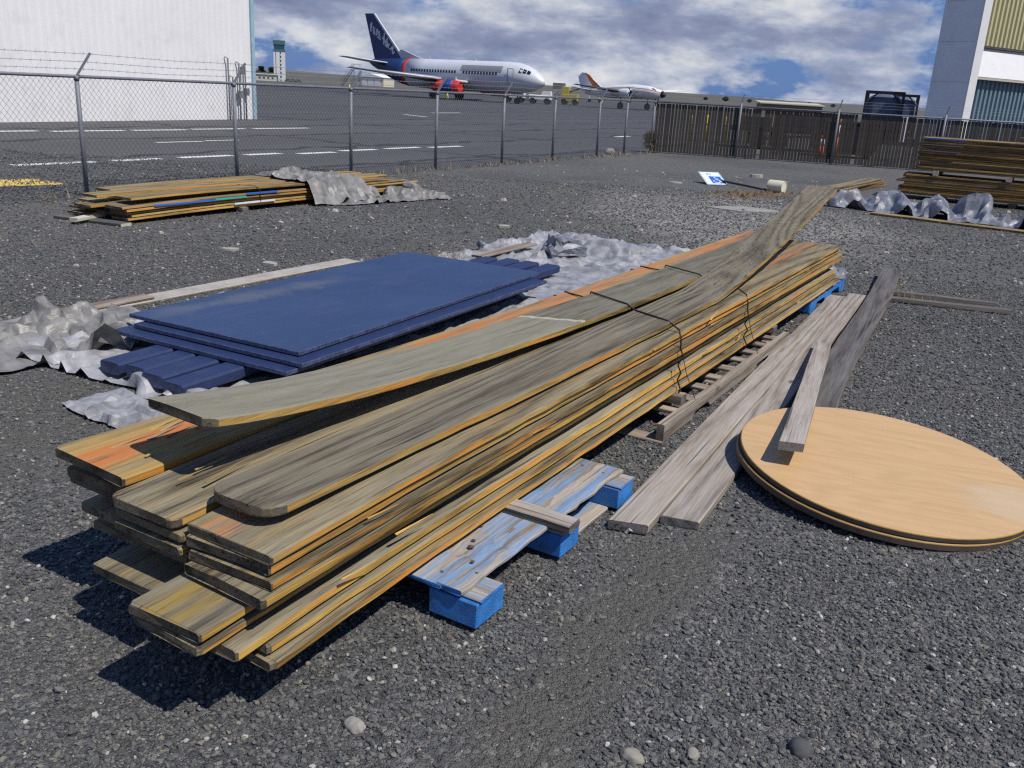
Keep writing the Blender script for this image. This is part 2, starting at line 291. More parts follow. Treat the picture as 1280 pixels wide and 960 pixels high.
def asphalt_mat():
    m, t, b = mat_base('asphalt')
    co = N(t, 'ShaderNodeTexCoord').outputs['Object']
    n = noise_tex(t, mapping(t, co, (1, 1, 1)), 0.12, 6, 0.6); f = noise_tex(t, co, 9.0, 5, 0.7)
    # long pavement lanes and sealed cracks, running with the lot's grid
    g = mapping(t, co, (1, 1, 1), rot=(0, 0, -PHI))
    s = N(t, 'ShaderNodeSeparateXYZ'); t.links.new(g, s.inputs[0])
    lane = noise_tex(t, mapping(t, g, (0.01, 0.30, 1)), 1.0, 3, 0.6)
    c = ramp(t, n, [(0.3, (0.060, 0.061, 0.066)), (0.7, (0.088, 0.088, 0.092))])
    c = mixc(t, 0.35, c, ramp(t, lane, [(0.35, (0.045, 0.045, 0.05)), (0.65, (0.105, 0.105, 0.108))]))
    c = mixc(t, 0.30, c, ramp(t, f, [(0.3, (0.04, 0.04, 0.042)), (0.7, (0.13, 0.13, 0.128))]))
    wob = math2(t, 'MULTIPLY_ADD', noise_tex(t, co, 0.35, 4, 0.6), 2.6, -1.3)
    def crack(coord, period, off, wd):
        k = math2(t, 'ADD', math2(t, 'DIVIDE', math2(t, 'ADD', coord, wob), period), off)
        d = math2(t, 'ABSOLUTE', math2(t, 'SUBTRACT', math2(t, 'FRACT', k), 0.5))
        return math2(t, 'LESS_THAN', d, wd)
    ck = math2(t, 'MAXIMUM', crack(s.outputs[0], 9.0, 0.31, 0.012), crack(s.outputs[1], 3.7, 0.12, 0.036))
    c = mixc(t, math2(t, 'MULTIPLY', ck, 0.75), c, (0.022, 0.022, 0.024))
    setin(t, b.inputs['Base Color'], c); b.inputs['Roughness'].default_value = 0.9; b.inputs['Specular IOR Level'].default_value = 0.2
    bump(t, b, f, 0.3, 0.01); return m
M_asph = asphalt_mat()
def field_mat():
    m, t, b = mat_base('dry_field')
    co = N(t, 'ShaderNodeTexCoord').outputs['Object']
    n = noise_tex(t, co, 0.02, 6, 0.65); n2 = noise_tex(t, mapping(t, co, (0.15, 1, 1)), 0.01, 4)
    c = ramp(t, n, [(0.3, (0.062, 0.058, 0.047)), (0.55, (0.100, 0.090, 0.072)), (0.75, (0.135, 0.12, 0.095))])
    c = mixc(t, ramp(t, n2, [(0.45, 0.0), (0.6, 0.6)]), c, (0.07, 0.075, 0.06))
    setin(t, b.inputs['Base Color'], c); b.inputs['Roughness'].default_value = 0.95; return m
M_field = field_mat()
def worn_paint(name, col):
    m, t, b = mat_base(name)
    co = N(t, 'ShaderNodeTexCoord').outputs['Object']
    n = noise_tex(t, co, 6, 6, 0.7)
    c = mixc(t, ramp(t, n, [(0.52, 0.0), (0.66, 0.9)]), col, (0.09, 0.09, 0.092))
    setin(t, b.inputs['Base Color'], c); b.inputs['Roughness'].default_value = 0.85; return m
M_mark = worn_paint('worn_white_marking', (0.66, 0.66, 0.64)); M_marky = worn_paint('worn_yellow_marking', (0.62, 0.43, 0.08))
def table_mat():
    m, t, b = mat_base('oak_laminate')
    co = N(t, 'ShaderNodeTexCoord').outputs['Object']
    g = noise_tex(t, mapping(t, co, (1.1, 34, 10), rot=(0, 0, 0.0)), 1.0, 5, 0.6, 0.4)
    n_f = noise_tex(t, mapping(t, co, (0.9, 5, 3)), 1.0, 2, 0.4, 0.3)
    ring = math2(t, 'MULTIPLY_ADD', math2(t, 'SINE', math2(t, 'MULTIPLY', n_f, 60)), 0.5, 0.5)
    c = ramp(t, math2(t, 'ADD', math2(t, 'MULTIPLY', g, 0.75), math2(t, 'MULTIPLY', ring, 0.22)), [(0.15, (0.450, 0.282, 0.132)), (0.85, (0.565, 0.370, 0.184))])
    # water-bleached patch near one side
    sx = N(t, 'ShaderNodeSeparateXYZ'); t.links.new(co, sx.inputs[0])
    dx = math2(t, 'DIVIDE', math2(t, 'SUBTRACT', sx.outputs[0], 0.52), 0.27); dy = math2(t, 'DIVIDE', math2(t, 'SUBTRACT', sx.outputs[1], -0.22), 0.22)
    rr = math2(t, 'ADD', math2(t, 'ADD', math2(t, 'MULTIPLY', dx, dx), math2(t, 'MULTIPLY', dy, dy)), math2(t, 'MULTIPLY_ADD', noise_tex(t, co, 9, 5), 1.6, -0.8))
    c = mixc(t, ramp(t, rr, [(0.1, 0.42), (1.1, 0.0)]), c, (0.50, 0.42, 0.31))
    sc1 = noise_tex(t, mapping(t, co, (3, 90, 1), rot=(0, 0, 0.7)), 1.0, 2, 0.5); sc2 = noise_tex(t, mapping(t, co, (80, 4, 1), rot=(0, 0, 0.3)), 1.0, 2, 0.5)
    c = mixc(t, math2(t, 'MAXIMUM', ramp(t, sc1, [(0.71, 0.0), (0.74, 0.35)]), ramp(t, sc2, [(0.73, 0.0), (0.76, 0.35)])), c, (0.62, 0.50, 0.33))
    c = mixc(t, ramp(t, noise_tex(t, co, 4.0, 7, 0.7), [(0.52, 0.0), (0.75, 0.35)]), c, (0.36, 0.26, 0.15))
    c = mixc(t, ramp(t, noise_tex(t, co, 70, 3, 0.6), [(0.72, 0.0), (0.75, 0.6)]), c, (0.16, 0.12, 0.08))
    setin(t, b.inputs['Base Color'], c); b.inputs['Roughness'].default_value = 0.5; return m
M_oak = table_mat()
M_oakedge = paint('dark_table_edge', (0.085, 0.066, 0.052), 0.55, var=0.25, scale=6); M_ply = paint('amber_ply_edge', (0.42, 0.25, 0.07), 0.6)
def leaf_mat(name, a, b_):
    m, t, b = mat_base(name)
    oi = N(t, 'ShaderNodeTexCoord').outputs['Object']
    c = ramp(t, noise_tex(t, oi, 3.0, 3), [(0.3, a), (0.7, b_)])
    setin(t, b.inputs['Base Color'], c); b.inputs['Roughness'].default_value = 0.8; return m
M_dry = leaf_mat('dry_weed', (0.17, 0.125, 0.065), (0.32, 0.25, 0.15)); M_conif = leaf_mat('dark_conifer', (0.012, 0.022, 0.012), (0.03, 0.05, 0.024))
M_bark = paint('bark', (0.08, 0.06, 0.045), 0.9)

# ------------------------------------------------------------------ mesh helpers
class MB:
    def __init__(s): s.v = []; s.f = []; s.m = []; s.sm = []
    def add(s, vs, fs, mi=0, smooth=False):
        o = len(s.v); s.v += [tuple(x) for x in vs]
        for f in fs: s.f.append([i + o for i in f]); s.m.append(mi); s.sm.append(smooth)
        return s
    def box(s, c, d, rot=None, mi=0, bev=0.0):
        x, y, z = d[0] / 2, d[1] / 2, d[2] / 2
        if bev <= 0:
            vs = [(-x, -y, -z), (x, -y, -z), (x, y, -z), (-x, y, -z), (-x, -y, z), (x, -y, z), (x, y, z), (-x, y, z)]
            fs = [(0, 3, 2, 1), (4, 5, 6, 7), (0, 1, 5, 4), (1, 2, 6, 5), (2, 3, 7, 6), (3, 0, 4, 7)]
        else:
            bm = bmesh.new(); bmesh.ops.create_cube(bm, size=1.0)
            for q in bm.verts: q.co = Vector((q.co.x * d[0], q.co.y * d[1], q.co.z * d[2]))
            bmesh.ops.bevel(bm, geom=bm.edges[:], offset=bev, segments=1, affect='EDGES'); bm.verts.index_update()
            vs = [q.co.copy() for q in bm.verts]; fs = [[q.index for q in f.verts] for f in bm.faces]; bm.free()
        M = rot if rot is not None else Matrix.Identity(3)
        c = Vector(c); return s.add([M @ Vector(q) + c for q in vs], fs, mi)
    def bar(s, p0, p1, wd, h, mi=0, up=(0, 0, 1)):
        p0, p1 = Vector(p0), Vector(p1); x = (p1 - p0); L = x.length; x.normalize()
        y = Vector(up).cross(x)
        if y.length < 1e-4: y = Vector((0, 1, 0)).cross(x)
        y.normalize(); z = x.cross(y)
        return s.box((p0 + p1) / 2, (L, wd, h), Matrix((x, y, z)).transposed(), mi)
    def tube(s, pts, r, n=6, mi=0, smooth=True, caps=True):
        pts = [Vector(p) for p in pts]; rs = r if isinstance(r, (list, tuple)) else [r] * len(pts)
        vs = []; prev = None
        for i, p in enumerate(pts):
            d = (pts[min(i + 1, len(pts) - 1)] - pts[max(i - 1, 0)]).normalized()
            a = Vector((0, 0, 1)).cross(d) if abs(d.z) < 0.95 else Vector((1, 0, 0)).cross(d)
            a.normalize(); b = d.cross(a)
            if prev is not None and a.dot(prev) < 0: a, b = -a, -b
            prev = a
            for k in range(n):
                t = 2 * math.pi * k / n; vs.append(p + (a * math.cos(t) + b * math.sin(t)) * rs[i])
        fs = []
        for i in range(len(pts) - 1):
            for k in range(n):
                fs.append((i * n + k, i * n + (k + 1) % n, (i + 1) * n + (k + 1) % n, (i + 1) * n + k))
        s.add(vs, fs, mi, smooth)
        if caps:
            o = len(s.v) - len(vs)
            s.f.append([o + k for k in range(n)][::-1]); s.m.append(mi); s.sm.append(False)
            s.f.append([o + (len(pts) - 1) * n + k for k in range(n)]); s.m.append(mi); s.sm.append(False)
        return s
    def prism(s, poly, d, mi=0):
        """poly: list of 3D points (planar), extruded by vector d"""
        n = len(poly); d = Vector(d); P = [Vector(p) for p in poly]
        fs = [list(range(n))[::-1], list(range(n, 2 * n))] + [[i, (i + 1) % n, n + (i + 1) % n, n + i] for i in range(n)]
        return s.add(P + [p + d for p in P], fs, mi)
    def loft(s, rings, mi=0, smooth=True, caps=True):
        n = len(rings[0]); vs = [p for r in rings for p in r]; fs = []
        for i in range(len(rings) - 1):
            for k in range(n): fs.append((i * n + k, i * n + (k + 1) % n, (i + 1) * n + (k + 1) % n, (i + 1) * n + k))
        o = len(s.v); s.add(vs, fs, mi, smooth)
        if caps:
            s.f.append([o + k for k in range(n)][::-1]); s.m.append(mi); s.sm.append(False)
            s.f.append([o + (len(rings) - 1) * n + k for k in range(n)]); s.m.append(mi); s.sm.append(False)
        return s
    def mesh(s, name, mats):
        me = bpy.data.meshes.new(name); me.from_pydata(s.v, [], s.f)
        for m in (mats if isinstance(mats, (list, tuple)) else [mats]): me.materials.append(m)
        me.polygons.foreach_set('material_index', s.m); me.polygons.foreach_set('use_smooth', s.sm)
        me.validate(); me.update(); return me
    def build(s, name, mats, parent=None, loc=(0, 0, 0), rot=(0, 0, 0), fix=True):
        me = s.mesh(name, mats)
        if fix:
            bm = bmesh.new(); bm.from_mesh(me); bmesh.ops.recalc_face_normals(bm, faces=bm.faces[:]); bm.to_mesh(me); bm.free()
        return link(name, me, parent, loc, rot)
def link(name, me, parent=None, loc=(0, 0, 0), rot=(0, 0, 0)):
    o = bpy.data.objects.new(name, me); COL.objects.link(o)
    o.parent = parent; o.location = loc; o.rotation_euler = rot; return o
def tag(o, label=None, cat=None, group=None, kind=None):
    if label: o['label'] = label
    if cat: o['category'] = cat
    if group: o['group'] = group
    if kind: o['kind'] = kind
    return o
def thing(name, label, cat, loc, rz=0.0, group=None):
    o = bpy.data.objects.new(name, None); COL.objects.link(o); o.empty_display_size = 0.2
    o.location = loc; o.rotation_euler = (0, 0, rz); return tag(o, label, cat, group)
def gthing(name, label, cat, u, v, z=0.0, rz=0.0, group=None): return thing(name, label, cat, W(u, v, z), PHI + rz, group)

def plank_mesh(name, L, Wd, T, mats, n=14, bend=None, side=None, roll=None, r0=0.0, r1=0.0, bev=0.005, rough=0.0015, seed=0, xs=None, skew0=0.0, skew1=0.0):
    """board along +X from x=0, centred in Y, underside at z=0; mats: face, edge, end"""
    rr = random.Random(seed)
    if xs is None: xs = [L * i / n for i in range(n + 1)]
    xs = list(xs)
    if r0 > 0: xs = [0, r0 * 0.12, r0 * 0.35, r0 * 0.7, r0] + [x for x in xs if x > r0 * 1.3]
    if r1 > 0: xs = [x for x in xs if x < L - r1 * 1.3] + [L - r1, L - r1 * 0.7, L - r1 * 0.35, L - r1 * 0.12, L]
    vs = []; fs = []; mi = []
    for i, x in enumerate(xs):
        t = x / L; h = Wd / 2 + rr.uniform(-rough, rough)
        if r0 > 0 and x < r0: h = Wd / 2 - r0 + math.sqrt(max(0, r0 * r0 - (r0 - x) ** 2))
        if r1 > 0 and x > L - r1: h = Wd / 2 - r1 + math.sqrt(max(0, r1 * r1 - (x - L + r1) ** 2))
        h = max(h, bev * 2.2)
        zb = bend(x) if bend else 0.0; sb = side(x) if side else 0.0; ro = roll(x) if roll else 0.0
        b = bev; tt = T + rr.uniform(-rough, rough) * 0.5
        for (y, z) in ((-h + b, 0), (h - b, 0), (h, b), (h, tt - b), (h - b, tt), (-h + b, tt), (-h, tt - b), (-h, b)):
            xo = 0.0
            if i == 0: xo = skew0 * y + rr.uniform(-0.002, 0.002)
            if i == len(xs) - 1: xo = skew1 * y
            vs.append((x + xo, y * math.cos(ro) - z * math.sin(ro) + sb, y * math.sin(ro) + z * math.cos(ro) + zb))
    for i in range(len(xs) - 1):
        for k in range(8):
            a = i * 8 + k; c = i * 8 + (k + 1) % 8
            fs.append((a, c, c + 8, a + 8)); mi.append(2 if (xs[i + 1] <= r0 + 1e-6 and k in (2, 6)) else (1 if k in (2, 6) else 0))
    fs.append(tuple(range(8))[::-1]); mi.append(2)
    o = (len(xs) - 1) * 8; fs.append(tuple(range(o, o + 8))); mi.append(2)
    me = bpy.data.meshes.new(name); me.from_pydata(vs, [], [f[::-1] for f in fs])
    for m in mats: me.materials.append(m)
    me.polygons.foreach_set('material_index', mi); me.update(); return me
def plank(name, parent, loc, L, Wd, T, mats, rz=0.0, ry=0.0, rx=0.0, **kw):
    return link(name, plank_mesh(name, L, Wd, T, mats, **kw), parent, loc, (rx, ry, rz))
def loose(name, p0, p1, Wd, T, mats, label, cat='plank', group=None, rx=0.0, **kw):
    """a loose board from world point p0 to p1 (underside centre line)"""
    p0, p1 = Vector(p0), Vector(p1); d = p1 - p0; L = d.length
    o = plank(name, None, p0, L, Wd, T, mats, math.atan2(d.y, d.x), -math.asin(d.z / L), rx, **kw)
    return tag(o, label, cat, group)

def tarp(name, label, origin, rz, Lx, Ly, sp, seed, mat, slack=1.30, floor=None, ceil=None, slackf=None, lift=0.05, iters=150, wob=0.10, coarse=5.0):
    """a slack sheet settled by springs: more cloth than footprint, so it buckles into folds and comes to rest on what lies under it"""
    g = np.random.default_rng(seed); nx, ny = max(8, int(Lx / sp)), max(6, int(Ly / sp)); nv = (nx + 1) * (ny + 1)
    X, Y = np.meshgrid(np.linspace(0, Lx, nx + 1), np.linspace(0, Ly, ny + 1)); hx, hy = Lx / nx, Ly / ny
    e = np.minimum.reduce([X, Lx - X, Y, Ly - Y]); sd = Vector((seed * 13.7, seed * 5.1, seed * 2.9))
    SL = (np.vectorize(slackf)(X, Y) if slackf else np.full_like(X, slack)).astype(np.float64)
    F = (np.vectorize(floor)(X, Y) if floor else np.zeros_like(X)) + 0.018
    if not slackf: SL *= np.array([[1 + 0.32 * mnoise.noise(Vector((x * 1.7, y * 1.7, 2.2)) + sd) for x in X[0]] for y in Y[:, 0]])
    C = np.vectorize(ceil)(X, Y) if ceil else np.full_like(X, 9.0)
    n2 = np.zeros_like(X); wx = np.zeros_like(X); wy = np.zeros_like(X)
    for jj in range(ny + 1):
        for ii in range(nx + 1):
            q = Vector((X[jj, ii], Y[jj, ii], 0))
            r_ = Vector((q.x * 0.6 + q.y * 0.8, (q.y * 0.6 - q.x * 0.8) * 0.42, 0)) * coarse + 0.8 * mnoise.noise_vector(q * coarse * 0.4 + sd)
            n2[jj, ii] = 1.3 * mnoise.noise(r_ + sd) + 0.45 * mnoise.noise(q * coarse * 2.3 + sd)
            v = mnoise.noise_vector(q * 1.9 + sd) + 0.5 * mnoise.noise_vector(q * 6.0 + sd); k = 1.0 if e[jj, ii] < 0.1 else 0.4
            wx[jj, ii] = v.x * wob * k; wy[jj, ii] = v.y * wob * k
    P = np.stack([X + wx, Y + wy, F + lift * np.clip(0.5 + n2, 0, 2)], -1)
    P[..., 2] += g.random(X.shape) * 0.01
    cons = []
    for (di, dj, st) in ((0, 1, 0.95), (1, 0, 0.95), (1, 1, 0.7), (1, -1, 0.7), (0, 2, 0.35), (2, 0, 0.35), (0, 4, 0.15), (4, 0, 0.15)):
        a = (slice(0, ny + 1 - di), slice(0, nx + 1 - dj)) if dj >= 0 else (slice(0, ny + 1 - di), slice(-dj, nx + 1))
        b = (slice(di, ny + 1), slice(dj, nx + 1)) if dj >= 0 else (slice(di, ny + 1), slice(0, nx + 1 + dj))
        L0 = math.hypot(di * hy, dj * hx); far = max(abs(di), abs(dj)) > 1
        L = L0 * 0.5 * (SL[a] + SL[b]) * (0.97 if far else 1.0)
        cons.append((a, b, L, st, far))
    vel = np.zeros_like(P); A = P.copy()
    for it in range(iters):
        vel *= 0.90; vel[..., 2] -= 0.0009; Q = P + vel
        for rep_ in range(2):
            D = np.zeros_like(Q); W_ = np.zeros(X.shape)
            for a, b, L, st, far in cons:
                d = Q[b] - Q[a]; l = np.sqrt((d * d).sum(-1)) + 1e-9; f = (l - L) / l * 0.5 * st
                if far: f = np.minimum(f, 0) * (0.6 if it < iters * 0.7 else 0.35)
                m = d * f[..., None]; D[a] += m; D[b] -= m; W_[a] += 1; W_[b] += 1
            Q += D / np.maximum(W_, 1)[..., None] * 1.6
            Q[..., 2] = np.clip(Q[..., 2], F, np.maximum(C, F + 0.001))
        on = Q[..., 2] < F + 0.012
        keep = np.where(on, 0.30, 0.035)[..., None]       # friction where it lies, a little drag elsewhere
        Q[..., :2] += (A[..., :2] - Q[..., :2]) * keep
        vel = Q - P; P = Q
    # finer weave: creases stay where the coarse sheet bent, softened a little, with small crinkles between
    for _ in range(2):
        U = np.zeros((2 * P.shape[0] - 1, 2 * P.shape[1] - 1, 3)); U[::2, ::2] = P
        U[1::2, ::2] = 0.5 * (P[:-1] + P[1:]); U[:, 1::2] = 0.5 * (U[:, :-2:2] + U[:, 2::2]); P = U
        S = P.copy(); S[1:-1, 1:-1] = 0.25 * (P[:-2, 1:-1] + P[2:, 1:-1] + P[1:-1, :-2] + P[1:-1, 2:]); P = P + (S - P) * 0.42
    my, mx = P.shape[0] - 1, P.shape[1] - 1; q = P[..., :2]
    for k in range(int(40 + 60 * Lx * Ly)):
        x0, y0 = q[g.integers(0, my + 1), g.integers(0, mx + 1)]; an = g.uniform(0, math.pi); ca, sa = math.cos(an), math.sin(an); wd = sp * g.uniform(0.3, 1.2); ln = sp * g.uniform(2, 8)
        t = (q[..., 0] - x0) * ca + (q[..., 1] - y0) * sa; d = -(q[..., 0] - x0) * sa + (q[..., 1] - y0) * ca
        P[..., 2] += wd * g.uniform(0.15, 0.4) * (1 if g.random() < 0.6 else -1) * np.clip(1 - np.abs(d) / wd, 0, 1) * np.clip(1 - np.abs(t) / ln, 0, 1)
    P[..., 2] = np.maximum(P[..., 2], 0.012)
    nx, ny = mx, my
    me = bpy.data.meshes.new(name)
    fs = [(j * (nx + 1) + i, j * (nx + 1) + i + 1, (j + 1) * (nx + 1) + i + 1, (j + 1) * (nx + 1) + i) for j in range(ny) for i in range(nx)]
    me.from_pydata([tuple(q) for q in P.reshape(-1, 3)], [], fs); me.materials.append(mat)
    me.polygons.foreach_set('use_smooth', [True] * len(fs)); me.update()
    bm = bmesh.new(); bm.from_mesh(me)
    for ed in bm.edges:
        if len(ed.link_faces) == 2 and ed.calc_face_angle(0) > 0.34: ed.smooth = False
    bm.to_mesh(me); bm.free()
    o = link(name, me, None, origin, (0, 0, rz))
    return tag(o, label, 'tarp')

# ================================================================== SETTING
FEN_V, FEN_U1 = 9.63, 25.8            # chain-link line and its far corner
def sheet(name, pts, z, m, kind='structure'):
    b = MB(); b.add([(p[0], p[1], z) for p in pts], [list(range(len(pts)))])
    return tag(b.build(name, m, fix=False), kind=kind)
sheet('ground', [(-3500, -800), (3500, -800), (3500, 6000), (-3500, 6000)], -0.012, M_field)
sheet('tarmac_apron', [(-160, -30), (240, -30), (240, 178), (-160, 188)], -0.006, M_asph)
def gw(u, v): p = W(u, v); return (p.x, p.y)
lot = [gw(-30, 9.35), gw(26.0, 9.35), gw(31.6, -6.0), gw(34, -14), gw(20, -30), gw(-30, -30)]
sheet('gravel_lot', lot, 0.0, M_gravel)
# far hills
hb = MB(); nh = 90
for k, (yd, hh, x0, x1, sd) in enumerate(((1500, 13, -1600, 1900, 1.0), (2600, 34, -2600, 3000, 5.0))):
    pass
def hills(name, yd, hh, x0, x1, sd, m):
    vs = []; n = 80
    for i in range(n + 1):
        x = x0 + (x1 - x0) * i / n
        e = hh * (0.45 + 0.7 * mnoise.noise(Vector((x * 0.0016, sd, 0))) + 0.22 * mnoise.noise(Vector((x * 0.008, sd, 2))))
        vs += [(x, yd - 250, -1), (x, yd, max(1.5, e)), (x, yd + 400, -1)]
    fs = []
    for i in range(n):
        for k in (0, 1): fs.append((3 * i + k, 3 * i + 3 + k, 3 * i + 4 + k, 3 * i + 1 + k))
    b = MB(); b.add(vs, fs, smooth=True); tag(b.build(name, m), kind='structure')
hills('hills', 1500, 9.5, -1600, 1800, 1.3, M_field)
hills('hills', 2800, 22, -2800, 3200, 6.1, paint('far_hill_haze_brown', (0.13, 0.125, 0.12), 0.95, var=0.15, scale=0.004))

# painted markings on the apron (each dash offset as repainted)
def mark(u0, u1, v, wd, label, m=M_mark, skew=0.0):
    b = MB(); b.add([W(u0, v - wd / 2, 0), W(u1, v - wd / 2 + skew, 0), W(u1, v + wd / 2 + skew, 0), W(u0, v + wd / 2, 0)], [(0, 1, 2, 3)])
    o = b.build('painted_line', m, fix=False); o.location.z = -0.002
    return tag(o, kind='structure')
rm = random.Random(3)
u = 2.0
while u < 21.0:
    ln = rm.uniform(1.0, 1.7); mark(u, u + ln, 13.62 + rm.uniform(-0.16, 0.16), 0.25, ''); u += ln + rm.uniform(0.05, 0.55)
u = 8.5
while u < 23.0:
    ln = rm.uniform(1.4, 2.6); mark(u, u + ln, 20.85 + rm.uniform(-0.15, 0.15), 0.27, ''); u += ln + rm.uniform(0.05, 0.5)
mark(13.2, 14.6, 17.05, 0.14, ''); mark(14.8, 15.9, 17.2, 0.13, '')
mark(5.2, 6.75, 11.65, 0.85, '', M_marky, -0.35); mark(3.0, 5.1, 12.1, 0.7, '', M_marky)
for (a, b_) in (((505, 143), (533, 146)), ((540, 141), (575, 141)), ((770, 171), (786, 170))):
    p, q = at(*a), at(*b_); ua, va = UVof(p); ub, vb = UVof(q)
    bb = MB(); dr = (q - p).normalized(); nn = Vector((-dr.y, dr.x, 0)) * 0.15
    bb.add([p - nn, q - nn, q + nn, p + nn], [(0, 1, 2, 3)]); o = bb.build('painted_line', M_mark, fix=False); o.location.z = -0.002; tag(o, kind='structure')

# ------------------------------------------------------------------ gravel stones lying on the lot
def stones():
    protos = bpy.data.collections.new('gravel_stone_shapes'); ra = random.Random(11)
    for k in range(10):
        bm = bmesh.new(); bmesh.ops.create_icosphere(bm, subdivisions=1, radius=1.0)
        sx, sy, sz = ra.uniform(0.8, 1.25), ra.uniform(0.6, 0.95), ra.uniform(0.38, 0.7)
        for q in bm.verts:
            f = ra.uniform(0.72, 1.18); q.co = Vector((q.co.x * sx * f, q.co.y * sy * f, q.co.z * sz * f))
        me = bpy.data.meshes.new('gravel_stone_shape'); bm.to_mesh(me); bm.free(); me.materials.append(M_stone)
        o = bpy.data.objects.new('gravel_stone_shape', me); protos.objects.link(o)
    g = np.random.default_rng(5); P = []; S = []
    for (y0, y1, dens, s0, s1) in ((1.2, 3.2, 6800, 0.0040, 0.0128), (3.2, 5.5, 4200, 0.0047, 0.0135), (5.5, 9.5, 1500, 0.0064, 0.016), (9.5, 18, 280, 0.010, 0.022)):
        hw = 0.66 * y1 + 0.5; area = 2 * hw * (y1 - y0); n = int(area * dens)
        x = g.uniform(-hw, hw, n); y = g.uniform(y0, y1, n)
        keep = np.abs(x) < 0.66 * y + 0.5
        x, y = x[keep], y[keep]
        s = (s0 + (s1 - s0) * g.random(len(x)) ** 2.3)
        big = g.random(len(x)) < 0.006; s[big] *= 1.7
        # thinner where fine dirt lies: tyre-worn band in front of the table and patches
        th = np.array([mnoise.noise(Vector((a * 1.1, b * 1.1, 3.3))) * 0.5 + mnoise.noise(Vector((a * 2.9, b * 2.9, 8.1))) * 0.28 for a, b in zip(x, y)])
        wobx = np.array([0.16 * mnoise.noise(Vector((a * 2.0, b * 2.0, 1.7))) for a, b in zip(x, y)])
        band = np.exp(-((x + wobx - (0.06 + 0.52 * (y - 2.0))) / 0.23) ** 2) * np.clip((3.9 - y) / 0.9, 0, 1)
        patch = np.exp(-(((x + 2.1) / 0.9) ** 2 + ((y - 4.4) / 1.0) ** 2)) + 0.8 * np.exp(-(((x + 1.3) / 0.5) ** 2 + ((y - 2.4) / 0.5) ** 2))
        prob = np.clip(0.86 + 1.0 * th - 1.05 * band - 0.65 * patch, 0.04, 1.0)
        k2 = g.random(len(x)) < prob
        s = np.where(k2, s, s * (0.62 - 0.24 * band)); k3 = k2 | (g.random(len(x)) < 0.40 + 0.45 * band)
        x, y, s = x[k3], y[k3], s[k3]
        P.append(np.c_[x, y, s * 0.30]); S.append(s)
    P = np.concatenate(P); S = np.concatenate(S)
    me = bpy.data.meshes.new('gravel_stones'); me.vertices.add(len(P)); me.vertices.foreach_set('co', P.astype(np.float32).ravel())
    a = me.attributes.new('stone_size', 'FLOAT', 'POINT'); a.data.foreach_set('value', S.astype(np.float32))
    rt = np.c_[g.normal(0, 0.30, len(P)), g.normal(0, 0.30, len(P)), g.uniform(0, 6.283, len(P))]
    a = me.attributes.new('stone_turn', 'FLOAT_VECTOR', 'POINT'); a.data.foreach_set('vector', rt.astype(np.float32).ravel())
    me.update(); o = link('gravel_stones', me); tag(o, 'loose grey gravel stones strewn over the lot', 'gravel', kind='stuff')
    gn = bpy.data.node_groups.new('scatter_stones', 'GeometryNodeTree')
    gn.interface.new_socket('Geometry', in_out='INPUT', socket_type='NodeSocketGeometry'); gn.interface.new_socket('Geometry', in_out='OUTPUT', socket_type='NodeSocketGeometry')
    gi = gn.nodes.new('NodeGroupInput'); go = gn.nodes.new('NodeGroupOutput'); ip = gn.nodes.new('GeometryNodeInstanceOnPoints')
    m2p = gn.nodes.new('GeometryNodeMeshToPoints'); ci = gn.nodes.new('GeometryNodeCollectionInfo'); ci.inputs['Collection'].default_value = protos
    ci.inputs['Separate Children'].default_value = True; ci.inputs['Reset Children'].default_value = True
    na = gn.nodes.new('GeometryNodeInputNamedAttribute'); na.data_type = 'FLOAT'; na.inputs['Name'].default_value = 'stone_size'
    nb = gn.nodes.new('GeometryNodeInputNamedAttribute'); nb.data_type = 'FLOAT_VECTOR'; nb.inputs['Name'].default_value = 'stone_turn'
    ip.inputs['Pick Instance'].default_value = True
    ri = gn.nodes.new('FunctionNodeRandomValue'); ri.data_type = 'INT'
    L = gn.links.new
    for s_ in ri.inputs:
        if s_.type == 'INT' and s_.name == 'Max': s_.default_value = 9
    L(gi.outputs[0], m2p.inputs[0]); L(m2p.outputs[0], ip.inputs['Points']); L(ci.outputs[0], ip.inputs['Instance'])
    L([q for q in ri.outputs if q.type == 'INT'][0], ip.inputs['Instance Index'])
    L([q for q in na.outputs if q.name == 'Attribute' and q.enabled][0], ip.inputs['Scale'])
    e2r = gn.nodes.new('FunctionNodeEulerToRotation'); L([q for q in nb.outputs if q.name == 'Attribute' and q.enabled][0], e2r.inputs[0]); L(e2r.outputs[0], ip.inputs['Rotation'])
    L(ip.outputs[0], go.inputs[0])
    md = o.modifiers.new('scatter', 'NODES'); md.node_group = gn
stones()
cb = MB(); rc_ = random.Random(77)
for k in range(1500):
    y = rc_.uniform(4.5, 22); x = rc_.uniform(-0.62, 0.62) * y; s_ = rc_.uniform(0.008, 0.020) * (1.0 + (rc_.random() < 0.06) * 1.6) * (0.55 + y * 0.045)
    uu, vv = UVof((x, y))
    if vv > 9.2 or uu > 25: continue
    n = 5; a0 = rc_.uniform(0, 6.28); p = Vector((x, y, 0.004))
    ring = [p + Vector((math.cos(a0 + 6.283 * q / n), 0.7 * math.sin(a0 + 6.283 * q / n), 0)) * s_ * rc_.uniform(0.6, 1.1) for q in range(n)]
    top = [p + (q_ - p) * 0.7 + Vector((0, 0, s_ * rc_.uniform(0.3, 0.7))) for q_ in ring]
    cb.add(ring + top, [tuple(range(n, 2 * n))] + [(q, (q + 1) % n, n + (q + 1) % n, n + q) for q in range(n)])
tag(cb.build('pale_chips', paint('pale_stone_chips', (0.33, 0.31, 0.27), 0.9, var=0.45, scale=1.5), fix=True), 'small pale stone and bark chips scattered over the lot', 'gravel', kind='stuff')
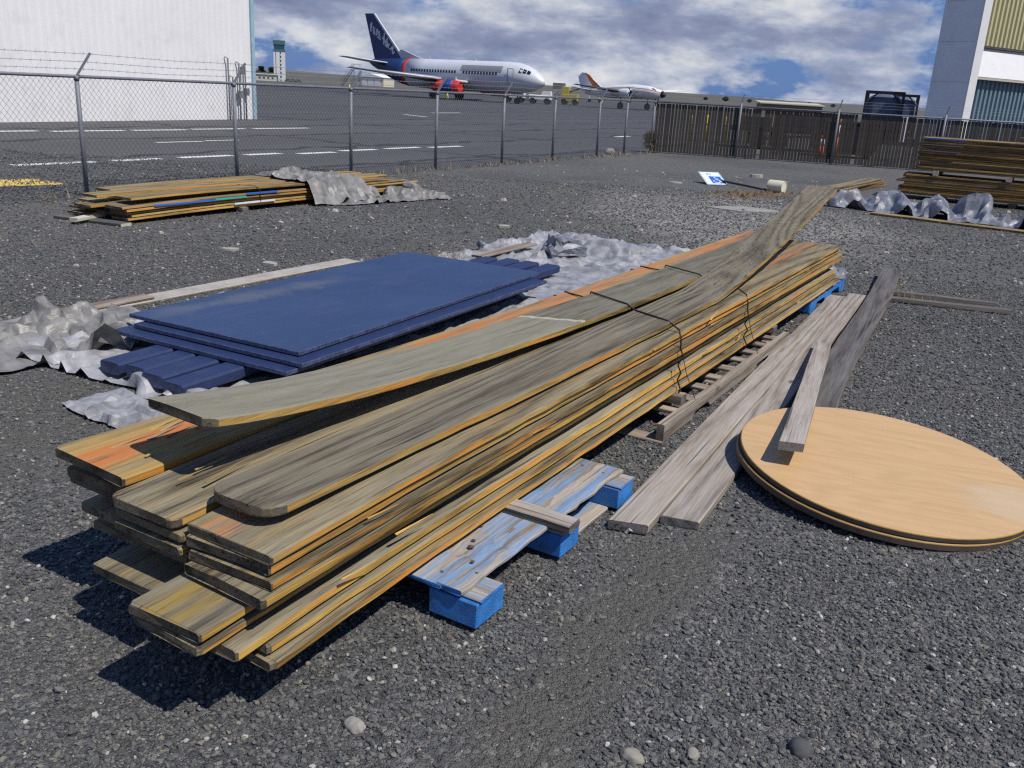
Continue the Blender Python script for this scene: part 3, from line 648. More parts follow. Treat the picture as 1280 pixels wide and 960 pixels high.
def rock(px, py, size, label, m, sq=(1, 0.8, 0.55), seed=0):
    rr = random.Random(seed); bm = bmesh.new(); bmesh.ops.create_icosphere(bm, subdivisions=3, radius=1.0)
    for q in bm.verts:
        f = 1 + 0.22 * mnoise.noise(q.co * 1.6 + Vector((seed, 0, 0))) + 0.08 * mnoise.noise(q.co * 4 + Vector((seed, 3, 0)))
        q.co = Vector((q.co.x * sq[0], q.co.y * sq[1], q.co.z * sq[2])) * f * size
    me = bpy.data.meshes.new('rock'); bm.to_mesh(me); bm.free(); me.materials.append(m); me.polygons.foreach_set('use_smooth', [True] * len(me.polygons))
    p = at(px, py, 0); o = link('rock', me, None, (p.x, p.y, size * sq[2] * 0.35), (0, 0, rr.uniform(0, 6)))
    tag(o, label, 'rock', 'odd rocks on the gravel')
M_rockp = paint('pale_pitted_rock', (0.30, 0.28, 0.25), 0.9, var=0.35, scale=40, bmp=0.6); M_rockt = paint('tan_smooth_rock', (0.25, 0.235, 0.20), 0.85, var=0.15, scale=20)
rock(443, 910, 0.032, 'pale pitted round stone in front of the plank bundle', M_rockp, (0.8, 1.0, 0.6), 1)
rock(790, 948, 0.031, 'smooth tan oval stone at the bottom edge of the photo', M_rockt, (1.1, 0.75, 0.6), 2)
rock(866, 944, 0.024, 'small pointed tan stone right of the smooth oval one', M_rockt, (1.1, 0.7, 0.5), 3)
rock(1000, 938, 0.034, 'dark angular stone casting a shadow at the bottom right', paint('dark_basalt', (0.07, 0.07, 0.072), 0.9, var=0.2, scale=20), (1.1, 0.9, 0.6), 4)
rock(762, 192, 0.17, 'grey boulder at the foot of the far chain-link posts', M_rockp, (1, 0.8, 0.7), 5)

# ================================================================== PLANK BUNDLE
def bundle():
    root = gthing('plank_bundle', 'long wire-tied bundle of weathered olive-grey planks with orange edges across the foreground', 'lumber', 0, 0, 0)
    rb = random.Random(21); T, Pz = 0.0335, 0.038
    #        right column: layer -> (u0, right edge v, width, face material, edge material)
    rightc = {0: (-0.03, -0.04, 0.30, M_top, M_side2), 1: (-0.02, -0.015, 0.29, M_top, M_side2), 2: (-0.13, 0.0, 0.29, M_gold, M_side2),
              3: (-0.20, 0.045, 0.27, M_top, M_side), 4: (-0.20, 0.05, 0.27, M_gold, M_side2), 5: (-0.04, -0.02, 0.32, M_top, M_side2),
              6: (-0.01, -0.02, 0.32, M_top, M_side), 7: (0.0, 0.0, 0.32, M_top, M_side), 8: (0.0, -0.015, 0.335, M_red, M_side)}
    midc = {0: (0.10, 0.36), 1: (0.06, 0.35), 2: (-0.06, 0.40), 3: (0.12, 0.36), 4: (0.16, 0.355), 5: (0.0, 0.325), 6: (-0.02, 0.33), 7: (-0.01, 0.335), 8: (-0.02, 0.352)}
    leftc = {0: (0.2, 0.70), 1: (0.15, 0.69), 2: (0.22, 0.72), 3: (0.12, 0.70), 4: (0.2, 0.71), 5: (0.14, 0.69), 6: (0.09, 0.70), 7: (0.07, 0.68), 8: (0.05, 0.665)}
    z0 = 0.165
    def droop(u0, k, c):
        a = rb.uniform(0.6, 1.0); ph = rb.uniform(0, 6.28); bow = rb.uniform(-0.004, 0.004)
        return lambda x: -0.020 * a * max(0, 1 - (x + u0) / 1.0) ** 2 + bow * math.sin(x * 0.9 + ph)
    def wig():
        ph = rb.uniform(0, 6.28); a = rb.uniform(0.002, 0.006); return lambda x: a * math.sin(x * 0.8 + ph)
    for k, (u0, v0, wd, mt, ms) in rightc.items():
        L = 7.10 - u0 + rb.uniform(-0.06, 0.05)
        plank('plank', root, (u0, v0 + wd / 2, z0 + k * Pz), L, wd, T - rb.choice((0.0, 0.002, 0.006)) - (0.004 if k in (3, 4) else 0), (mt, ms, M_end), n=46, bend=droop(u0, k, 0), side=wig(), r0=0.007, seed=k, rough=0.0032, skew0=rb.uniform(-0.08, 0.08))
    for k, (u0, v0) in midc.items():
        wd = 0.295 if k < 8 else 0.29
        plank('plank', root, (u0, v0 + wd / 2, z0 + k * Pz), 7.1 - u0 + rb.uniform(-0.08, 0.06), wd, T - rb.choice((0.0, 0.003, 0.007)), (M_top, M_side, M_end), n=40,
              bend=droop(u0, k, 1), side=wig(), r0=0.008 if k < 8 else 0.03, seed=30 + k, rough=0.003)
    for k, (u0, v0) in leftc.items():
        wd = 0.30
        if k == 8:
            plank('plank', root, (u0, v0 + 0.165, z0 + k * Pz), 7.15, 0.33, T, (M_or, M_side, M_end), n=20, r0=0.010, seed=77, roll=lambda x: 0.075 * max(0, 1 - x / 1.5), bend=lambda x: 0.012 * max(0, 1 - x / 1.5), skew0=-0.05, side=lambda x: -0.085 * min(x, 3.0) / 3.0)
        else:
            plank('plank', root, (u0, v0 + wd / 2, z0 + k * Pz), 7.1 - u0 + rb.uniform(-0.1, 0.05), wd, T - rb.choice((0.0, 0.003, 0.007)), (M_top, M_side, M_end), n=16, bend=droop(u0, k, 2), r0=0.008, seed=60 + k)
    zt = z0 + 9 * Pz
    # figured plank on the right, its far end warped upwards
    plank('plank', root, (0.085, 0.215, zt), 6.9, 0.262, T, (M_fig, M_side, M_end), n=50, r0=0.07, seed=90, rough=0.0028,
          bend=lambda x: (0.47 * ((x - 3.75) / 3.15) ** 1.22 if x > 3.75 else 0.0) + 0.010 * max(0, 1 - x / 1.2), side=lambda x: -0.03 * math.sin(math.pi * x / 6.8))
    # dusty plank over the middle, its near end sprung upwards and swung to the left
    plank('plank', root, (0.19, 0.515, zt), 7.1, 0.30, T, (M_tip, M_side, M_end), n=50, r0=0.028, seed=91, rough=0.0028, skew1=0.3, skew0=0.06,
          bend=lambda x: 0.175 * (0.45 * math.exp(-x / 0.6) + 0.55 * math.exp(-x / 1.7)) - 0.0 + (0.09 * ((x - 5.85) / 1.25) ** 2 if x > 5.85 else 0.0),
          side=lambda x: 0.055 * max(0, 1 - x / 3.0) + 0.012 * max(0, x - 3.4))
    # tie wires
    for (ul, ur, ph) in ((3.42, 3.0, 0.0), (4.62, 4.2, 1.0)):
        ts = zt + T
        pts = [(ul + 0.05, 1.015, zt - 0.16), (ul + 0.04, 1.005, zt - 0.044), (ul + 0.02, 0.925, zt - 0.036), (ul + 0.01, 0.915, zt - 0.002), (ul - 0.03, 0.85, zt + 0.001), (ul - 0.11, 0.69, zt + 0.012), (ul - 0.12, 0.675, ts + 0.022), (ul - 0.20, 0.54, ts + 0.026),
               (ul - 0.26, 0.375, ts + 0.022), (ul - 0.27, 0.345, ts + 0.006), (ul - 0.30, 0.30, ts + 0.003), (ur + 0.06, 0.18, ts + 0.006), (ur + 0.02, 0.07, ts + 0.003), (ur, -0.01, zt + 0.002), (ur - 0.01, -0.03, zt - 0.05)]
        sub = []
        for i in range(7): sub.append((ur - 0.01 + 0.012 * math.sin(i * 2.1 + ph), -0.030 - 0.018 * (i % 2) - 0.012 * (i > 4), zt - 0.05 - 0.045 * (i + 1)))
        MB().tube([p for p in pts] + sub, 0.0048, 6).build('tie_wire', M_dwire, root)
        MB().tube([(ur, -0.02, zt - 0.06), (ur + 0.05, -0.06, 0.26), (ur + 0.10, -0.11, 0.11), (ur + 0.11, -0.125, 0.03)], 0.0022, 4).build('wire_tail', M_dwire, root)
    # torn splinters
    for k in range(26):
        u = rb.uniform(0.0, 6.5); wdt = rb.uniform(0.004, 0.010); L = rb.uniform(0.05, 0.22)
        if k < 9: p = (rb.uniform(0.08, 0.5), rb.uniform(0.68, 0.98), zt + 0.006); col = M_gold
        elif k < 14: p = (rb.uniform(-0.16, 0.1), rb.uniform(0.1, 0.3), z0 + 5 * Pz + 0.004) if rb.random() < 0.5 else (rb.uniform(0.03, 0.3), rb.uniform(0.38, 0.6), zt + 0.004); col = M_gold
        else: p = (u, -0.022 + rb.uniform(-0.01, 0.004), z0 + Pz * rb.randint(1, 8) + 0.01); col = M_side2
        a = rb.uniform(-0.15, 0.15)
        b = MB(); b.prism([(0, -wdt / 2, 0), (L, 0, rb.uniform(0, 0.012)), (0, wdt / 2, 0.002)], (0, 0, 0.002)); b.build('splinter', col, root, p, (0, rb.uniform(-0.06, 0.0), a))
bundle()

# ------------------------------------------------------------------ pallets under the bundle
def front_pallet():
    r = gthing('blue_block_pallet', 'blue-painted block pallet with worn grey deck under the near end of the bundle', 'pallet', 0.63, -0.28)
    # local x = u (0..1.24), y = v (0..1.05)
    for v in (0.07, 0.50, 0.95):
        for u, L in ((0.08, 0.17), (0.65, 0.15), (1.17, 0.15)):
            MB().box((u, v + (0.03 if v < 0.1 else 0), 0.0655), (L, 0.19 if v < 0.1 else 0.13, 0.089), bev=0.003).build('block', M_bluew, r)
    for v in (0.07, 0.50, 0.95):
        plank('bottom_board', r, (0.62 if v < 0.3 else 0.0, v + (0.05 if v > 0.3 else 0.03), 0.002), 0.62 if v < 0.3 else 1.24, 0.10, 0.018, (M_palb, M_palb, M_palb), n=4)
    for u in (0.08, 0.65, 1.17):
        plank('cross_board', r, (u, 0.0, 0.1105), 1.02, 0.14, 0.012, (M_palb, M_bluew, M_bluew), rz=math.pi / 2, n=4)
    for v, wd in ((0.085, 0.11), (0.225, 0.15), (0.45, 0.14), (0.63, 0.14), (0.82, 0.14), (0.96, 0.10)):
        plank('deck_board', r, (rng.uniform(-0.012, 0.0), v + (0.03 if v < 0.1 else 0), 0.123), 1.25, wd, 0.018, (M_palb, M_palb, M_bluew), n=22, seed=int(v * 100), rough=0.007)
    for (u, v) in ((0.12, 0.09), (0.06, 0.19), (0.6, 0.1), (0.63, 0.21), (1.15, 0.11), (1.17, 0.22)):
        MB().tube([(u, v, 0.140), (u, v, 0.1435)], 0.006, 8).build('nail_head', M_oakedge, r)
    return r
front_pallet()
loose('short_timber', W(1.23, 0.42, 0.1415), W(1.235, -0.31, 0.138), 0.085, 0.034, (M_grey, M_dark, M_dark), 'short grey spacer timber lying across the front blue pallet', 'timber', bev=0.006)
# small stones resting on the deck
for i, (u, v, s_, lab) in enumerate(((0.93, -0.06, 0.009, 'dark pebble in the middle of the front pallet deck'), (0.88, -0.08, 0.012, 'largest dark pebble on the front pallet deck'), (1.04, -0.02, 0.009, 'dark pebble against the spacer timber on the front pallet'), (0.80, -0.14, 0.008, 'small pebble near the open edge of the front pallet deck'))):
    bm = bmesh.new(); bmesh.ops.create_icosphere(bm, subdivisions=1, radius=s_)
    for q in bm.verts: q.co = Vector((q.co.x * rng.uniform(.8, 1.3), q.co.y * rng.uniform(.8, 1.2), q.co.z * 0.7))
    me = bpy.data.meshes.new('pebble'); bm.to_mesh(me); bm.free(); me.materials.append(M_oakedge)
    tag(link('pebble', me, None, W(u, v, 0.141 + s_ * 0.6)), lab, 'pebble', 'pebbles on the blue pallet deck')
def grey_pallet():
    r = gthing('grey_pallet', 'bare grey slatted pallet with notched stringer under the middle of the bundle', 'pallet', 2.6, -0.13)
    def stringer(v, nm='stringer'):
        b = MB(); L = 2.44; pts = [(0, 0), (0.42, 0), (0.47, 0.035), (0.68, 0.035), (0.73, 0), (1.6, 0), (1.65, 0.035), (1.9, 0.035), (1.95, 0), (L, 0), (L, 0.09), (0, 0.09)]
        b.prism([(x, v, z + 0.018) for x, z in pts], (0, 0.042, 0)); b.build(nm, M_greyside, r)
    stringer(0.0); stringer(0.47); stringer(0.93)
    for i in range(9):
        u = 0.32 + i * 0.245
        plank('slat', r, (u, 0.046, 0.074), 0.42, 0.085, 0.02, (M_pal, M_greyside, M_dark), rz=math.pi / 2 + rng.uniform(-0.03, 0.03), n=3, seed=i)
        plank('slat', r, (u, 0.515, 0.074), 0.41, 0.085, 0.02, (M_pal, M_greyside, M_dark), rz=math.pi / 2 + rng.uniform(-0.03, 0.03), n=3, seed=i + 20)
    for u in (0.04, 1.2, 2.38): plank('bottom_board', r, (u, 0.0, 0.001), 0.97, 0.10, 0.0165, (M_pal, M_greyside, M_dark), rz=math.pi / 2, n=3)
grey_pallet()
loose('short_timber', W(2.95, 0.75, 0.112), W(2.98, -0.085, 0.1115), 0.09, 0.05, (M_pal, M_greyside, M_dark), 'short brown spacer timber on the near end of the grey pallet', 'timber')
loose('short_timber', W(4.92, 0.75, 0.112), W(4.94, -0.05, 0.1115), 0.09, 0.05, (M_pal, M_greyside, M_dark), 'short brown spacer timber on the far end of the grey pallet', 'timber')
def far_pallet():
    r = gthing('blue_stringer_pallet', 'blue-edged pallet with grey slats under the far end of the bundle', 'pallet', 6.24, 0.0)
    for v in (0.0, 0.5, 1.0):
        b = MB(); L = 1.36
        b.prism([(x, v, z + 0.016) for x, z in [(0, 0), (0.2, 0), (0.24, 0.055), (0.52, 0.055), (0.56, 0), (0.78, 0), (0.82, 0.055), (1.12, 0.055), (1.16, 0), (L, 0), (L, 0.098), (0, 0.098)]], (0, 0.045, 0)); b.build('stringer', M_bluew, r)
    for i in range(7):
        plank('deck_board', r, (0.06 + i * 0.205, -0.005, 0.1145), 1.05, 0.12, 0.018, (M_pal, M_bluew if i in (0, 6) else M_pal, M_bluew), rz=math.pi / 2 + rng.uniform(-0.02, 0.02), n=3, seed=i)
    MB().box((0.0 - 0.012, 0.10, 0.075), (0.02, 0.19, 0.11)).build('end_board', M_bluew, r)
    for u in (0.06, 0.68, 1.3): plank('bottom_board', r, (u, 0.0, 0.001), 1.05, 0.1, 0.0145, (M_pal, M_bluew, M_bluew), rz=math.pi / 2, n=3)
far_pallet()
loose('short_timber', W(6.98, 0.6, 0.133), W(7.0, 0.03, 0.133), 0.09, 0.03, (M_pal, M_greyside, M_dark), 'short spacer timber on the far blue-edged pallet', 'timber')

# ------------------------------------------------------------------ loose boards on the right
def mid(p, q): return (Vector(p) + Vector(q)) / 2
pA0, pA1 = mid(at(762, 653, 0.05), at(808, 653, 0.05)), mid(at(1036, 371, 0.05), at(1060, 367, 0.05)); pA0.z = pA1.z = 0.008
loose('long_plank', pA0, pA1, 0.160, 0.042, (M_grey, M_greyside, M_dark), 'long silver-grey plank nearest the bundle, its knotty near end beside the blue pallet', group='grey planks right of the bundle', n=16, seed=3, skew0=-0.25, bend=lambda x: 0.006 * math.sin(x))
pB0, pB1 = mid(at(827, 643, 0.04), at(873, 654, 0.04)), mid(at(1061, 367, 0.04), at(1083, 368, 0.04)); pB0.z = pB1.z = 0.002
loose('long_plank', pB0, pB1, 0.160, 0.038, (M_grey, M_greyside, M_dark), 'long grey plank running under the round table top beside the knotty one', group='grey planks right of the bundle', n=16, seed=4, skew0=-0.15)
pD0, pD1 = mid(at(1000, 506, 0.06), at(1050, 505, 0.06)), mid(at(1101, 338, 0.09), at(1126, 335, 0.09)); pD0.z = 0.03; pD1.z = 0.05
pD0 = pD0 - (pD1 - pD0) * 0.09; pD0.z = 0.012
loose('long_plank', pD0, pD1, 0.195, 0.042, (M_dark, M_greyside, M_dark), 'dark charcoal-grey plank propped on two timbers behind the round table top', group='grey planks right of the bundle', n=16, seed=5, r1=0.02,
      side=lambda x: 0.02 * math.sin(x * 1.1))
c0, c1 = mid(at(977, 551, 0.245), at(1002, 556, 0.245)), mid(at(1018, 428, 0.095), at(1041, 428, 0.095)); c0.z = 0.205; c1.z = 0.052
loose('short_timber', c0, c1, 0.108, 0.04, (M_grey, M_greyside, M_dark), 'short grey timber leaning across the round table top', 'timber', n=8, seed=6, bev=0.003, skew0=-0.2)
MB_foil = MB()
e1a, e1b = at(1108, 362, 0.05), at(1245, 378, 0.05); e1a.z = e1b.z = 0.006
loose('short_timber', e1a, e1b, 0.075, 0.045, (M_dark, M_greyside, M_dark), 'thin grey timber lying behind its longer twin at the right', 'timber', 'two timbers under the dark plank', n=4)
e2a, e2b = at(1106, 371, 0.04), at(1263, 388, 0.04); e2a.z = e2b.z = 0.004
loose('short_timber', e2a, e2b, 0.075, 0.045, (M_dark, M_greyside, M_dark), 'longer grey timber in front of its twin at the right', 'timber', 'two timbers under the dark plank', n=4)
# scrap of foil stuck under the knotty plank's end
fp = at(786, 661, 0.02)
b = MB(); rf = random.Random(4); ring = []
for k in range(9):
    a = k / 9 * 6.283; rr_ = rf.uniform(0.012, 0.024); ring.append((rr_ * math.cos(a), rr_ * 0.6 * math.sin(a), rf.uniform(0.0, 0.02)))
b.add(ring + [(0, 0, 0.028)], [(k, (k + 1) % 9, 9) for k in range(9)])
tag(b.build('foil_scrap', M_tarpw, None, fp - Vector((0, 0.005, 0.02)), fix=True), 'scrap of white foil under the near end of the knotty plank', 'litter')

# ------------------------------------------------------------------ round table tops
TC = Vector((1.777, 3.973, 0.108)); TN = Vector((0.05, -0.06, 1)).normalized()
tq = Vector((0, 0, 1)).rotation_difference(TN)
def disc(name, label, r, t, off, rot, mats, shift=(0, 0)):
    b = MB(); n = 72; rings = []
    for (rr_, z) in ((r - 0.004, 0), (r, 0.004), (r, t - 0.006), (r - 0.001, t - 0.002), (r - 0.004, t)):
        rings.append([(rr_ * math.cos(6.28319 * k / n), rr_ * math.sin(6.28319 * k / n), z) for k in range(n)])
    b.loft(rings, 1, False)
    b.m[-1] = 0
    for i in range(n): b.m[2 * n + i] = 2; b.m[3 * n + i] = 2
    o = b.build(name, mats); o.rotation_mode = 'QUATERNION'
    o.rotation_quaternion = tq @ Euler((0, 0, rot)).to_quaternion(); o.location = TC + TN * off + tq @ Vector((shift[0], shift[1], 0))
    return tag(o, label, 'table top', 'round table tops')
disc('round_table_top', 'upper round oak-laminate table top lying on the gravel at the right', 0.667, 0.027, -0.027, R(-10), (M_oak, M_oakedge, M_ply))
disc('round_table_top', 'lower round table top with dark rim under the oak-laminate one', 0.668, 0.034, -0.0625, R(40), (M_oakedge, M_oakedge, M_ply), (-0.012, -0.004))

# ------------------------------------------------------------------ blue panels, blue beams and their tarp
def panel(uv, z, Lx, Ly, ang, label, m):
    b = MB(); b.box((Lx / 2, Ly / 2, 0.013), (Lx, Ly, 0.026), bev=0.003)
    for q, f in enumerate(b.f):
        if abs(max(b.v[i][2] for i in f) - min(b.v[i][2] for i in f)) > 1e-5: b.m[q] = 1
    return tag(b.build('blue_sheet', [m, M_pedge], None, W(uv[0], uv[1], z), (0, 0, PHI + ang)), label, 'panel', 'stacked blue panels')
panel((2.10, 1.90), 0.184, 3.10, 1.38, R(3.0), 'large flat dusty blue panel on top of its stack', M_paneldust)
panel((2.02, 1.80), 0.1525, 3.04, 1.36, R(2.2), 'blue panel in the middle of its stack, edge showing at the near corner', M_panel)
panel((1.93, 1.83), 0.121, 3.06, 1.40, R(2.6), 'lowest blue panel, resting on the blue beams', M_panel)
bl = ['outermost of four blue beams on the left, under the blue panels', 'second blue beam from the left under the blue panels', 'third blue beam from the left under the blue panels', 'blue beam nearest the plank bundle, under the blue panels']
for i, (u0, v, wd) in enumerate(((1.50, 2.76, 0.15), (1.53, 2.58, 0.15), (1.50, 2.40, 0.16), (1.47, 2.20, 0.15))):
    o = plank('blue_beam', None, W(u0, v, 0.048), 4.42 + 0.05 * i, wd, 0.070, (M_panel, M_panel, M_pedge), rz=PHI + R(2.8) - R(0.6) * (i - 1.5) * 0.5, n=3, bev=0.012, seed=i)
    tag(o, bl[i], 'beam', 'blue beams under the panels')
UNDER = lambda x, y: 0.30 < x < 4.95 and 0.62 < y < 2.35
tarp('silver_tarp', 'bright silver tarp spread under the blue panels and out towards the lot', W(1.45, 1.12, 0.0), PHI, 6.95, 2.55, 0.060, 3, M_tarpw,
     slackf=lambda x, y: 1.0 if UNDER(x, y) else 1.12 + 0.14 * math.sin(x * 2.1 + y * 3.3) ** 2 if x > 4.95 else 1.3, ceil=lambda x, y: 0.028 if UNDER(x, y) else 9.0,
     floor=lambda x, y: 0.13 * math.exp(-(((x - 6.0) / 0.20) ** 2 + ((y - 1.45) / 0.26) ** 2) * 1.2) if x > 5 else 0.0, lift=0.07, iters=130, wob=0.14)
tarp('silver_tarp', 'crumpled heap of dull silver tarp at the left edge before the blue beams', Vector((-3.62, 4.32, 0)), R(38), 1.95, 1.15, 0.050, 9, M_tarp, slack=1.48, lift=0.20, iters=170, wob=0.14, coarse=3.6,
     floor=lambda x, y: 0.09 * math.exp(-(((x - 0.6) / 0.45) ** 2 + ((y - 0.5) / 0.3) ** 2)))
tarp('silver_tarp', 'bunched silver tarp at the near ends of the blue beams', W(1.34, 1.86, 0.0), PHI + R(82), 0.72, 0.32, 0.030, 5, M_tarpw, slack=1.4, lift=0.12, iters=130, wob=0.05, coarse=8)
loose('white_board', at(40, 403, 0.0), at(440, 327, 0.0), 0.20, 0.02, (paint('whitewashed_board', (0.36, 0.33, 0.29), 0.8, var=0.2, scale=5, dirt=(0.24, 0.19, 0.14)), M_greyside, M_greyside), 'flat whitish board along the far side of the blue panels', n=6)
loose('short_board', at(78, 392, 0.024), at(186, 372, 0.024), 0.13, 0.02, (M_pal, M_greyside, M_dark), 'short tan board lying on the whitish board behind the silver tarp', n=4)
loose('short_board', at(596, 322, 0.06), at(665, 306, 0.06), 0.13, 0.022, (M_pal, M_greyside, M_dark), 'small tan board on the bright silver tarp behind the blue panels', n=3)
# wrapped block on the tarp
b = MB(); bm = bmesh.new(); bmesh.ops.create_cube(bm, size=1.0); bmesh.ops.subdivide_edges(bm, edges=bm.edges[:], cuts=5, use_grid_fill=True)
for q in bm.verts:
    q.co = Vector((q.co.x * 0.42, q.co.y * 0.26, q.co.z * 0.19)) + 0.04 * mnoise.noise_vector(q.co * 4)
    if q.co.z > 0: q.co.x *= 0.72; q.co.y *= 0.8
me = bpy.data.meshes.new('wrapped_block'); bm.to_mesh(me); bm.free(); me.materials.append(M_tarpb)
pb = at(704, 322, 0.0)
tag(link('wrapped_block', me, None, (pb.x, pb.y, 0.13), (0, 0, PHI - 0.6)), 'grey plastic-wrapped block sitting on the bright silver tarp', 'block')
tarp('silver_tarp', 'small twisted silver tarp at the far end of the bundle', at(1046, 362, 0), R(64), 0.85, 0.36, 0.040, 12, M_tarpb, slack=1.45, lift=0.18, iters=130, wob=0.06, coarse=6,
     floor=lambda x, y: 0.10 * math.exp(-((x - 0.45) / 0.2) ** 2 - ((y - 0.18) / 0.1) ** 2))
# dry brush caught in the far tarp edge and by the timbers
def brush(name, label, p, n, ln, spread, m, cat='weeds', seed=1, parent=None):
    rr = random.Random(seed); b = MB()
    for i in range(n):
        a = rr.uniform(0, 6.283); e = rr.uniform(0.1, 1.35); L = ln * rr.uniform(0.5, 1.0)
        o = Vector((rr.gauss(0, spread), rr.gauss(0, spread), 0.0))
        d = Vector((math.cos(a) * math.cos(e), math.sin(a) * math.cos(e), math.sin(e)))
        k = d.cross(Vector((0, 0, 1))); k = (k.normalized() if k.length > 0.01 else Vector((1, 0, 0))) * ln * 0.012
        m1 = o + d * L * 0.55 + Vector((0, 0, 0.05 * L)); e2 = o + d * L + Vector((rr.uniform(-1, 1), rr.uniform(-1, 1), -0.3)) * L * 0.2
        b.add([o - k, o + k, m1 + k * 0.7, m1 - k * 0.7, e2], [(0, 1, 2, 3), (3, 2, 4)])
    o = b.build(name, m, None, p, fix=False); return tag(o, label, cat)
brush('dry_weeds', 'dry straw tangle by the two timbers at the right', at(1118, 372), 170, 0.16, 0.13, M_dry, seed=2)
brush('dry_weeds', 'dry straw caught at the far edge of the bright silver tarp', W(5.95, 3.5, 0.03), 110, 0.16, 0.10, M_dry, seed=3)
brush('tumbleweed', 'round tan tumbleweed at the foot of the fence corner', at(811, 190) + Vector((0, 0, 0.32)), 1300, 0.55, 0.05, M_dry, 'bush', seed=4)
for o in [o for o in bpy.data.objects if o.name.startswith('tumbleweed')]:
    for q in o.data.vertices:   # stems to all sides, rounded off
        d = q.co.length
        if d > 0.45: q.co *= 0.45 / d
    for i, q in enumerate(o.data.vertices):
        if (i // 5) % 2: q.co.z = -q.co.z * 0.65
wb = MB(); rr = random.Random(8)
for k in range(520):
    u = rr.uniform(5.5, 25.6); o = W(u, 9.5 + rr.gauss(0, 0.10), 0); hh = rr.uniform(0.03, 0.16) * (0.5 + abs(mnoise.noise(Vector((u * 0.8, 0, 0)))) * 2.2); a = rr.uniform(0, 6.28); s_ = Vector((math.cos(a), math.sin(a), 0)) * 0.012
    wb.add([o - s_, o + s_, o + Vector((rr.uniform(-.07, .07), rr.uniform(-.07, .07), hh))], [(0, 1, 2)])
tag(wb.build('dry_grass', M_dry, fix=False), 'dry grass tufts along the foot of the chain-link fence', 'grass', kind='stuff')

# ================================================================== FENCES
POSTS = [6.17, 8.83, 11.57, 14.23, 16.87, 19.33, 21.92, 23.75]
def chain_fence():
    r = gthing('chain_link_fence', 'galvanised chain-link fence with barbed wire between gravel lot and apron', 'fence', 0, FEN_V)
    U0, U1, H = -9.0, FEN_U1, 1.53
    ps = [-9.0, -6.3, -3.5, 0.8, 3.45] + POSTS + [FEN_U1]
    for i, u in enumerate(ps):
        b = MB(); rad = 0.030 if i < len(ps) - 1 else 0.038
        b.tube([(u, 0, 0.0), (u, 0, H - 0.005)], rad, 10)
        p = b.build('post', M_steel, r)
        MB().tube([(u, 0, H - 0.05), (u, 0, H + 0.012)], [rad + 0.006, rad + 0.004], 10).build('post_cap', M_steel, p)
        # barb arm leans outwards over the apron
        if i < len(ps) - 1:
            MB().bar((u, 0.0, H), (u + 0.16, -0.10, H + 0.30), 0.045, 0.03).build('barb_arm', M_steel, p)
    MB().tube([(U0, 0.0, H), (U1, 0.0, H)], 0.021, 8).build('top_rail', M_steel, r)
    for k in range(3):
        f = (0.32, 0.62, 0.95)[k]
        pts = []
        for i, u in enumerate(ps[:-1]):
            pts.append((u + 0.16 * f, -0.10 * f, H + 0.30 * f))
            if i < len(ps) - 2:
                um = (u + ps[i + 1]) / 2; pts.append((um + 0.16 * f, -0.10 * f, H + 0.30 * f - 0.018))
        b = MB(); b.tube(pts, 0.0028, 4); rr_ = random.Random(k)
        x = U0
        while x < ps[-2]:
            x += 0.13; i = max(0, max([j for j in range(len(ps) - 1) if ps[j] <= x], default=0)); i = min(i, len(ps) - 3)
            t = (x - ps[i]) / (ps[i + 1] - ps[i]); sag = -0.018 * (1 - abs(2 * t - 1))
            b.bar((x + 0.16 * f - 0.008, -0.10 * f, H + 0.30 * f + sag - 0.018), (x + 0.16 * f + 0.008, -0.10 * f, H + 0.30 * f + sag + 0.018), 0.003, 0.003)
        b.build('barbed_wire', M_wire, r)
    # woven diamond mesh
    b = MB(); z0, z1 = 0.03, H + 0.02; s = 0.076; r_ = 0.0021; hgt = z1 - z0; k = 0.80
    n = int((U1 - U0 + hgt / k) / s)
    for i in range(n):
        for sg in (1, -1):
            x0 = U0 + i * s - (hgt * k if sg > 0 else 0); xa, za, xb, zb = x0, z0, x0 + hgt * k, z1
            if sg < 0: xa, xb = x0 + hgt * k - hgt * k * 0, x0
            # line from (xa, z0) to (xb, z1), clipped to the run
            def clip(xa, za, xb, zb):
                for lim, lo in ((U0, True), (U1, False)):
                    if (xa < lim) == lo and (xb < lim) == lo and xa != lim and xb != lim:
                        if lo and xa < lim and xb < lim: return None
                        if not lo and xa > lim and xb > lim: return None
                    if lo:
                        if xa < lim: t = (lim - xa) / (xb - xa); xa, za = lim, za + (zb - za) * t
                        elif xb < lim: t = (lim - xb) / (xa - xb); xb, zb = lim, zb + (za - zb) * t
                    else:
                        if xa > lim: t = (xa - lim) / (xa - xb); xa, za = lim, za + (zb - za) * t
                        elif xb > lim: t = (xb - lim) / (xb - xa); xb, zb = lim, zb + (za - zb) * t
                return xa, za, xb, zb
            q = clip(xa, za, xb, zb)
            if q and abs(q[1] - q[3]) > 0.01:
                yy = 0.033 + 0.002 * sg
                b.tube([(q[0], yy, q[1]), (q[2], yy, q[3])], r_, 3, smooth=False, caps=False)
    o = b.build('chain_link_mesh', M_wire, r, fix=False); tag(o, kind='stuff')
chain_fence()
S0 = W(FEN_U1, FEN_V - 0.05); S1 = W(31.4, -6.0)
sd_ = (S1 - S0); SL = sd_.length; SA = math.atan2(sd_.y, sd_.x)
